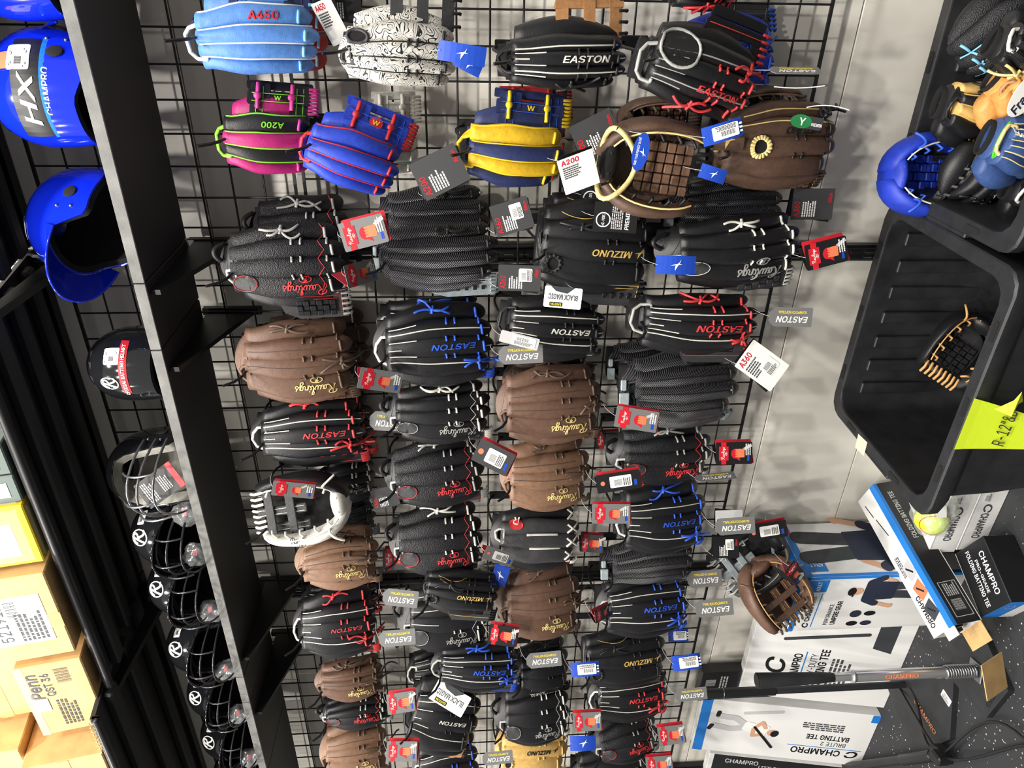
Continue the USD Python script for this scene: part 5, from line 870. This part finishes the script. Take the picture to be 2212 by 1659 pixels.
# folding tee cartons
L1 = np.array([-1.70, -.425, .205]); d1 = np.array([-1.53, .0, .275])-L1; LN = np.linalg.norm(d1)*1.05; d1 /= np.linalg.norm(d1); sd = np.cross(d1, [0, 0, 1]); sd /= np.linalg.norm(sd); nz = np.cross(sd, d1)
t = thing('carton', 'long white, blue and black carton of a folding batting tee with an open end', 'box'); wd, ht = .118, .095
def mp(m): v, f = m; return L1+v[:, :1]*d1+v[:, 1:2]*(-sd)+v[:, 2:3]*nz, f
for c, s, m in (((LN/2, wd/2, -.0015), (LN, wd, .003), BOXW), ((LN/2, wd/2, -ht+.0015), (LN, wd, .003), BOXW), ((LN/2, .0015, -ht/2), (LN, .003, ht-.006), BOXK), ((LN/2, wd-.0015, -ht/2), (LN, .003, ht-.006), BOXW)): part(t, 'side_wall', mp(bx(c, s)), m, False)
part(t, 'end_flap', mp(bx((-.012, wd*.3, -.006), (.03, wd*.5, .002))), BOXW, False); part(t, 'end_flap', mp(bx((-.03, wd*.5, -ht), (.06, wd*.9, .002))), CARDD, False); part(t, 'tee_parts', mp(cat([bx((.06, wd*.5, -ht*.5), (.06, wd*.7, ht*.6)), bx((.03, wd*.3, -ht*.4), (.06, .02, .02)), bx((.02, wd*.65, -ht*.6), (.05, .03, .02))])), METB, False)
tf = Frame(L1, d1, sd*-1); tf.n = nz; sf = Frame(L1-ht*nz, d1, nz); sf.n = sd
part(t, 'blue_stripe', mp(bx((LN/2, .013, .0004), (LN, .026, .0008))), BOXB, False); part(t, 'blue_stripe', sf(rect(0, ht-.012, LN, ht)), BOXB, False)
rv = lambda m, x, y: rot(m, math.pi, x, y)
def topw(m): v, f = m; return L1+v[:, :1]*d1+v[:, 1:2]*sd*-1+v[:, 2:3]*nz, f[:, ::-1] if False else f
def up_text(s, x, y, h, w, m, b=True): v, f = word(s, 0, 0, h, w, b, z=.0004); v = v*np.array([-1, 1, 1]); part(t, 'lettering', mp((np.stack([v[:, 0]+x, v[:, 1]+y, v[:, 2]], 1), f)), m, False)
up_text('CHAMPRO', .075, wd-.03, .022, .1, cBLK); part(t, 'small_print', mp(lines(.19, .26, wd-.02, wd-.045, 3, .0004)), cTXT, False, kind='stuff')
for i, m in enumerate((cDRK, cORG, cLG)): part(t, 'photo_print', mp(bx((.07+.065*i, .055, .0006), (.05, .05, .0008), .3)), m, False); part(t, 'tee_picture', mp(bx((.07+.065*i, .055, .0012), (.035, .006, .0006), .9)), cBLK, False)
part(t, 'tee_picture', mp(cat([bx((.36, .07, .0005), (.07, .004, .0006), .25), bx((.43, .09, .0005), (.05, .004, .0006), .2)])), cDRK, False)
part(t, 'lettering', sf(word('FOLDING BATTING TEE', LN-.12, ht*.55, .016, .17)), cLG, False); part(t, 'bar_code', sf(barcode(.04, .025, .075, .06, .0006)), cLG, False, kind='stuff'); part(t, 'info_frame', sf(cat([rect(.02, .012, .13, .014), rect(.02, .07, .13, .072), rect(.02, .012, .022, .07), rect(.128, .012, .13, .07)])), cLG, False); part(t, 'small_print', sf(lines(.085, .125, .062, .02, 6)), cLG, False, kind='stuff')
t, F2 = carton('short black carton with blue end printed CHAMPRO PRO-GRADE FOLDING BATTING TEE, lowest on the floor', (-1.705, -.395, .0), -.45, .15, .2, .1, BOXK)
part(t, 'blue_end', F2['front'](rect(0, .045, .15, .1)), BOXB, False); part(t, 'white_end', F2['front'](rect(0, 0, .15, .045)), BOXW, False); part(t, 'emblem', F2['front'](word(C_logo(1), .1, .072, .03)), cWHT, False); part(t, 'white_side', F2['left'](rect(0, 0, .2, .1)), BOXW, False)
for s, x, h, w in (('CHAMPRO', .055, .022, .13), ('PRO-GRADE', .09, .012, .1), ('FOLDING BATTING TEE', .115, .017, .17)): part(t, 'lettering', F2['top'](rot(word(s, 0, 0, h, w), -UPW, .15-x+.02, .1)), cWHT, False)
for i, (z, o) in enumerate(((0, 0), (.0905, -.008))):
    t, Fc = carton('white ball carton printed CHAMPRO, %s' % ('lower of the two stacked under the tote' if i == 0 else 'upper of the two stacked, under the bagged softball'), (-1.617+o, -.2, z), 0, .262, .245, .09, BOXW); part(t, 'lettering', Fc['front'](rot(word('CHAMPRO', 0, 0, .024, .1), math.pi, .1, .045)), cTXT, False); part(t, 'emblem', Fc['front'](rot(word(C_logo(1), 0, 0, .026), math.pi, .17, .045)), cTXT, False); part(t, 'flap_edge', Fc['front'](rect(0, .0855, .262, .0875)), cLG, False); sticker(t, Fc['front'], .215, .06, .04, .022, i)
t = thing('softball', 'neon yellow softball with red stitching in clear film on the upper ball carton', 'softball'); c = Z(2012, 1120, .231); part(t, 'ball', ball(c, .0485, 16), BALL)
a = np.linspace(0, 2*np.pi, 40)
for s in (-1, 1): q = np.stack([.9*np.cos(a), s*(.55+.25*np.cos(2*a)), .9*np.sin(a)], 1); q /= np.linalg.norm(q, axis=1)[:, None]; part(t, 'seam', tube(c+q*.0488, .0012, 5, False), tDRD); part(t, 'stitching', cat([tube([c+p_*.0486-np.array([.004, .001, .002]), c+p_*.0492, c+p_*.0486+np.array([.004, -.001, .002])], .0008, 4) for p_ in q[::1]]), tRED, False, kind='stuff')
t = thing('plastic_wrap', 'clear crinkled film bag around the neon softball', 'plastic bag'); part(t, 'film', crumple(c+np.array([.025, .01, -.004]), (.085, .066, .058), 11, 4), CLR, 50); part(t, 'price_sticker', bx(c+np.array([.07, -.05, .02]), (.035, .0008, .03), .5), cWHT, False)
# ---------------------------------------------------------------- black totes
def tote(label, c0, yaw, sx, sy, h):
    """c0: front left top corner of the rim"""
    t = thing('storage_tote', label, 'storage tote'); F_ = frames((c0[0], c0[1], 0), yaw, sx, sy, h); mp_ = F_['map']
    def ring(ins, z, r=.05, n=6): pl = affinity.translate(rrect(sx-2*ins, sy-2*ins, r), sx/2, sy/2); c = np.array(pl.exterior.coords)[:-1]; return np.column_stack([c, np.full(len(c), z)])
    o = [ring(.075, 0), ring(.05, .12), ring(.035, h*.6), ring(.03, h-.05), ring(.012, h-.05), ring(.0, h-.03), ring(.0, h-.004), ring(.004, h), ring(.034, h), ring(.038, h-.006), ring(.04, h*.6), ring(.06, .12), ring(.08, .012)]
    part(t, 'tub', mp_(loft(np.array(o)[:, ::-1])), PLK, 35)
    for i in range(7):
        x = .1+(sx-.2)*i/6; part(t, 'rib', mp_(bx((x, .042+.004, h*.45), (.03, .012, h*.75), 0, .004)), PLK, False); part(t, 'rib', mp_(bx((x, sy-.046, h*.5), (.035, .012, h*.8), 0, .004)), PLK, False)
    for x, y, a in ((.14, .018, 0), (sx*.5, .018, 0), (sx-.14, .018, 0), (.14, sy-.018, 0), (sx*.5, sy-.018, 0), (sx-.14, sy-.018, 0), (.018, sy*.3, 1), (.018, sy*.75, 1)): v, f = extr(rrect(*((.05, .014) if a == 0 else (.014, .05)), .006), .002); part(t, 'rim_slot', mp_((v+np.array([x, y, h-.0005]), f)), LIN, False)
    part(t, 'handle_grip', mp_(bx((-.004, sy/2, h-.02), (.012, .16, .035), 0, .004)), PLK, False); return t, F_
TO = np.array([-1.215, -.512]); t, Ft = tote('empty-looking black plastic tote holding one worn black glove', TO, .0, .665, .54, .5)
fr = Frame(Ft['o']+np.array([.22, .0, .5]), np.array([1.0, 0, 0]), np.array([0, 0, 1.0]))
nt = thing('paper_note', 'neon yellow handwritten note taped over the front rim of the open tote', 'note')
_q = np.linspace(0, 1, 10); X0, XW = -.985, .14
R = np.array([[(X0+.03*q, -.516-.05*q**1.2+.0, .503-.16*q), (X0+XW-.035*q, -.516-.05*q**1.2, .503-.16*q)] for q in _q]); R2 = R-[0, .0008, 0]
part(nt, 'paper', loft(np.concatenate([R, R2[::-1]]), True, True), NEON, False); nf = Frame((X0+.075, -.518-.022, .425), (1, 0, 0), np.array([0, .31, .95])/np.linalg.norm([0, .31, .95])); part(nt, 'handwriting', nf(word('R-12"&B', 0, .0, .026, .095, False, 1, .2, .0035, .0006)), INK, False)
part(nt, 'paper_tail', loft(np.array([[(X0+XW-.02+.0*q, -.532-.03*q, .46-.02*q), (X0+XW+.05*q, -.532-.04*q, .40+.05*q), (X0+XW+.05*q, -.5328-.04*q, .40+.05*q), (X0+XW-.02, -.5328-.03*q, .46-.02*q)] for q in (0, .5, 1)])), NEON, False)
tp = thing('tape_strip', 'cream tape tab stuck on the left rim of the open tote', 'tape'); part(tp, 'strip', bx((-1.21, -.18, .502), (.045, .05, .0015), .1), CRM, False)
t2, Ft2 = tote('black plastic tote heaped with used gloves at the right edge of the photo', (-.535, -.47), .02, .66, .50, .5)
umitt('worn black catcher glove lying alone in the open tote', (1995, 650, 2152, 842), .2, 2.2, BLK, GRYL, BLK, tTAN, 'weave', center=(-.94, -.105, .25), LW=(.2, .17), pitch=-.3, yaw=.5, inner=GRYL)
part(t2, 'lid_panel', Ft2['map'](bx((.33, .25, .36), (.5, .36, .01))), PLK, False)
HG = 'used gloves heaped in the right-hand tote'
# ---- gloves heaped in the right-hand tote
umitt('royal blue mitt with white lacing at the wall side of the heaped tote', (1932, 278, 2060, 486), .06, 0, BLUM, BLUM, RBL, tBLU, 'weave', binding=tWHT, inner=BLUM, center=P(1992, 380, .06), yaw=.35, pitch=.15, wm=RBL, LW=(.2, .2))
G = hang('black glove edged in sky blue on the heap in the right-hand tote', (2080, -20, 2290, 155), .16, roll=2.2, ww=.2, hook=False); G.bodyparts(BLK2); G.cuff(BLK, tLBL, G.hc, 'strap', (-.3, .3)); G.laces(tLBL); [G.groove(i, .0, .95, 'piping', tLBL, .0022) for i in (0, 1, 2)]; G.write('Franklin', tLBL, 0, .12, .03)
G = hang('black glove with cream laces in the top right corner of the photo', (2150, 40, 2300, 165), .30, roll=.3, ww=.3, hook=False, mir=True); s_easton(G, tCRM, .3, .7, text_=False, pipe=tBLK)
G = hang('black and straw yellow glove in the heap, fingers towards the right', (2028, 180, 2190, 308), .14, roll=.12, ww=.3, hook=False); G.bodyparts(BLK, fm={0: GOLDT, 2: GOLDT}); G.cuff(BLK, tBLK, G.hc, 'strap'); G.web('weave', BLK, tBLK, .3, .7, block=GOLDT); G.laces(tBLK); [G.groove(i, .0, .95, 'piping', tGLD, .0022) for i in (0, 1, 2)]
G = hang('orange-tan glove lettered Franklin on an oval patch in the heap', (2132, 135, 2290, 285), .27, roll=.5, ww=.3, hook=False); G.bodyparts(ORT); G.cuff(ORT, TAN, G.hc, 'plain'); G.web('weave', ORT, TAN, .3, .7, block=TAN); G.laces(TAN)
yq = float(G.front(np.linspace(-.05, .05, 9), np.full(9, -.2*G.L)).min())-.004; v, f = extr(affinity.scale(Point(0, 0).buffer(1, quad_segs=8), .05, .026), .003); part(G.t, 'oval_patch', (np.stack([v[:, 0]-.015, yq-v[:, 2], v[:, 1]-.2*G.L], 1), f), cWHT, False); v, f = centred(*text('Franklin', 1, True, 1, .15), 1); part(G.t, 'lettering', (np.stack([v[:, 0]*.017-.015, yq-.003-v[:, 2]*.001, v[:, 1]*.017-.2*G.L], 1), f), cNVY, False)
G = hang('black glove with white MIZUNO lettering in the heap beside the blue mitt', (2055, 300, 2225, 448), .2, roll=1.75, ww=.12, hook=False); G.bodyparts(BLK); G.cuff(BLK, tBLK, G.hc, 'plain'); G.laces(tBLK); G.web('pad', BLK, tBLK, .12, .9); G.write('MIZUNO', tWHT, 1, .6, .045*G.L)
G = hang('lime green and navy pinstriped glove lettered Franklin in the heap', (2130, 255, 2290, 390), .32, roll=.25, ww=.12, hook=False); G.bodyparts(NVB); G.cuff(GRN, tCRM, G.hc, 'strap', (-.3, .3)); G.laces(tLIM); [G.groove(i, .0, .95, 'piping', tCRM, .0018) for i in (0, 1, 2)]; [G.mid(i, .0, .95, 'piping', tCRM, .0014) for i in range(4)]; G.write('Franklin', tWHT, 1, .3, .016)
G = hang('black glove with yellow-green edging low in the heap at the right edge', (2180, 385, 2300, 470), .3, roll=.2, ww=.2, hook=False); s_easton(G, tLIM, .2, .8, text_=False, pipe=tYEL)
# ---- gloves on the umpire carton
umitt('charcoal and black mitt with white lacing hanging over the umpire carton', (1562, 1155, 1712, 1290), .1, 2.5, BLK, GRYL, SGRY, tGRY, 'H', center=P(1618, 1202, .085), yaw=.5, LW=(.25, .22), inner=GRYL)
umitt('brown leather glove with a trapeze web resting on the umpire carton', (1600, 1190, 1742, 1355), .17, 1.0, BRN, BRN, MBRN, tBRN, 'bars', center=P(1672, 1280, .2), yaw=.75, LW=(.225, .21), inner=DBRN, binding=tTAN)
# ---------------------------------------------------------------- batting tees
def stand(cx, cy): p = Z(cx, cy, .0); return p[0], p[1]
tx, ty = stand(2125, 1448); t = thing('batting_tee', 'batting tee with chrome telescopic pole, spring and black flexible top on a dark base plate', 'batting tee')
bp = np.array([Z(1985, 1385, .0)[:2], Z(2085, 1395, .0)[:2]]); hp = Polygon([(tx-.13, ty+.06), (tx-.02, ty+.13), (tx+.13, ty+.05), (tx+.06, ty-.12), (tx-.1, ty-.1)]).buffer(-.008).buffer(.008); part(t, 'base_plate', extr(hp, .022), PLK, False)
part(t, 'foot_plate', bx((tx, ty, .026), (.06, .06, .008), .3, .002), STEEL, False); part(t, 'spring', tube([(tx+.019*math.cos(a_), ty+.019*math.sin(a_), .03+.1*a_/(2*math.pi*12)) for a_ in np.linspace(0, 2*np.pi*12, 180)], .0035, 5), STEEL)
def topz(px_, py_): r = ray(px_, py_); return (CAM+r*((ty-CAM[1])/r[1]))[2]
z1, z2, z3, z4 = .13, topz(1842, 1462), topz(1800, 1465), topz(1630, 1476)
part(t, 'lower_tube', tube([(tx, ty, z1), (tx, ty, z2)], .0175, 16), CHR); part(t, 'collar', tube([(tx, ty, z2-.004), (tx, ty, z2+.006)], .0192, 16), CHR); part(t, 'upper_tube', tube([(tx, ty, z2), (tx, ty, z3+.02)], .0135, 16), CHR); part(t, 'rubber_cup', tube([(tx, ty, z3), (tx, ty, z3+.03), (tx, ty, z3+.06), (tx, ty, z4-.006)], [.0135, .0165, .018, .0245], 18, True), PLK); part(t, 'cup_mouth', ball((tx, ty, z4-.004), (.0215, .0215, .003), 8), LIN)
v, f = centred(*text('CHAMPRO', 1, True, 1.2, .15), 1); h_ = .013; zz = (z1+z2)/2; ang = -math.pi/2+.55+v[:, 1]*h_/.0175; part(t, 'lettering', (np.stack([tx+(.0177+v[:, 2]*.0006)*np.cos(ang), ty+(.0177+v[:, 2]*.0006)*np.sin(ang), zz-v[:, 0]*h_], 1), f[:, ::-1] if False else f), cORG, False)
v, f = centred(*text('CHAMPRO', 1, True, 1.1, 0), 1); part(t, 'raised_lettering', (np.stack([tx-.0-v[:, 0]*.016, ty-.085-v[:, 1]*.016, .022+v[:, 2]*.002], 1), f), PLK, False)
fl = thing('cardboard_flap', 'torn tan cardboard flap propped on the chrome tee pole base', 'cardboard'); c = Z(2125, 1430, .12); part(fl, 'sheet', (bx((0, 0, 0), (.11, .003, .1), .5, 0)[0]@np.array([[1, 0, 0], [0, .9, .43], [0, -.43, .9]])+c+np.array([.0, -.05, 0]), bx((0, 0, 0), (1, 1, 1))[1]), CARDD, False)
bx2, by2 = stand(1965, 1478); t = thing('batting_tee', 'plain black batting tee tube standing behind the chrome one on a large flat black base', 'batting tee'); zt = (lambda r: (CAM+r*((by2-CAM[1])/r[1]))[2])(ray(1492, 1490))
part(t, 'tube', tube([(bx2, by2, .02), (bx2, by2, zt*.62)], .013, 14), PLK); part(t, 'grip', tube([(bx2, by2, zt*.62), (bx2, by2, zt)], .0175, 14), BOXK); part(t, 'tube_mouth', ball((bx2, by2, zt), (.014, .014, .002), 6), LIN); part(t, 'ring', tube([(bx2, by2, zt*.85), (bx2, by2, zt*.85+.003)], .0185, 14), STEEL)
b0, b1, b2, b3 = [Z(*q, 0.0)[:2] for q in ((1925, 1470), (1985, 1625), (2060, 1590), (2070, 1440))]; part(t, 'base_plate', extr(Polygon([b0, b1, b2, b3]).buffer(.01), .02), PLK, False); bc = (b1+b2)/2*.6+(b0+b3)/2*.4
v, f = centred(*text('CHAMPRO', 1, True, 1.1, .2), 1); part(t, 'lettering', (np.stack([bc[0]+v[:, 1]*.018, bc[1]-v[:, 0]*.018, .0205+v[:, 2]*.0006], 1), f), T_('copper_print', (170, 110, 70)), False); sticker(t, Frame((b3[0]*.6+b2[0]*.4, b3[1]*.6+b2[1]*.4, .0202), (0, -1, 0), (1, 0, 0)), -.01, -.03, .05, .03, 4, 0)
jx = Z(2030, 1630, .05); t = thing('batting_tee', 'collapsed black tee lying on the floor with wire loops at its joint, bottom right', 'batting tee'); e2 = Z(1745, 1668, .05)
part(t, 'tube', tube([jx, e2], .016, 12), PLK); part(t, 'joint', cat([bx(jx, (.06, .05, .05), .6, .008), bx(jx+np.array([.02, -.02, .01]), (.03, .05, .06), .2, .008)]), METB, False); part(t, 'sleeve', tube([jx+(e2-jx)*.04, jx+(e2-jx)*.22], .0205, 12), BOXK)
for a_, b_, c_ in (((2080, 1590), (2180, 1570), (2215, 1600)), ((2090, 1640), (2150, 1625), (2215, 1610)), ((1985, 1560), (1950, 1500), (1938, 1482)), ((2000, 1600), (1985, 1540), (1965, 1485))): part(t, 'wire_leg', tube(curve([jx, Z(*a_, .05), Z(*b_, .03), Z(*c_, .02)], 14), .0045, 6), METB)
# ---------------------------------------------------------------- cartons and packs on the upper shelf
ZT = 2.694
def shelfbox(label, x0, x1, yf, h, z0=ZT, m=None, dep=.3, yaw=0.0): return carton(label, (min(x0, x1), yf, z0), yaw, abs(x1-x0), dep, h, m or CARDB, lean=-.193, bev=.003)
t, Fa = shelfbox('cardboard carton with a white label numbered 521912 overhanging the upper shelf', -1.355, -1.642, -.44, .235)
lf = Fa['front']; part(t, 'paper_label', lf(rect(.06, .03, .225, .165)), cWHT, False); part(t, 'lettering', lf(word('521912', .14, .137, .028, .13, False, z=.0012)), cTXT, False); part(t, 'bar_code', lf(barcode(.155, .09, .215, .115, .0011)), cTXT, False, kind='stuff'); part(t, 'small_print', lf(lines(.07, .17, .105, .04, 6, .0011)), cTXT, False, kind='stuff'); part(t, 'tape_strip', lf(rect(.1, 0, .15, .09, .0002, .0006)), CARDD, False)
t, Fp = shelfbox('cardboard carton printed Penn QST 36 with shiny tape on the upper shelf', -1.675, -1.955, -.435, .165)
lf = Fp['front']; part(t, 'lettering', lf(word('Penn', .2, .135, .03, .1, True, 1, .15)), cTXT, False); part(t, 'lettering', lf(word('QST 36', .2, .1, .02, .09)), cTXT, False); part(t, 'paper_label', lf(rect(.1, .115, .15, .15, .0012, .0016)), cWHT, False); part(t, 'bar_code', lf(barcode(.2, .04, .26, .075, .0006)), cTXT, False, kind='stuff'); part(t, 'small_print', lf(lines(.03, .14, .1, .05, 5)), cTXT, False, kind='stuff'); part(t, 'tape_strip', Fp['map'](bx((.14, -.0006, .155), (.28, .001, .02))), CLR, False)
for n, x0, x1, yf, h, z0 in (('plain cardboard carton stacked on the Penn carton', -1.66, -1.93, -.40, .2, 2.868), ('cardboard carton at the bottom edge of the photo next to the Penn carton', -2.0, -2.34, -.50, .21, ZT), ('taped cardboard carton stacked at the bottom left corner of the photo', -1.965, -2.3, -.50, .24, 2.912), ('cardboard carton stacked on the numbered carton at the left edge', -1.37, -1.63, -.45, .2, 2.935)):
    t, Fx = shelfbox(n, x0, x1, yf, h, z0); w = abs(x1-x0); part(t, 'tape_strip', Fx['front'](rect(0, h*.42, w, h*.58, .0003, .0007)), CLR if 'taped' in n else CARDD, False)
YELB = T_('yellow_carton_print', (236, 206, 40), .35)
t, Fy = shelfbox('glossy yellow and white shrink-wrapped pack beside the numbered carton', -1.155, -1.335, -.42, .22, ZT, YELB); part(t, 'white_panel', Fy['front'](rect(.03, .04, .13, .2)), cWHT, False); part(t, 'film', Fy['map'](bx((.09, .15, .11), (.19, .31, .23), 0, .02)), CLR, False)
for a, b, n in ((-.985, -1.07, 'first'), (-1.074, -1.15, 'second')):
    t, Fz = shelfbox('dark green-grey shrink-wrapped retail pack, %s from the shelf end' % n, a, b, -.41, .2, ZT, T_('grey_green_print', (92, 104, 100), .35)); w = abs(a-b); part(t, 'paper_label', Fz['front'](rect(w*.2, .02, w*.75, .06)), cWHT, False); part(t, 'lettering', Fz['front'](lines(w*.2, w*.8, .1, .07, 2)), cYEL, False, kind='stuff')
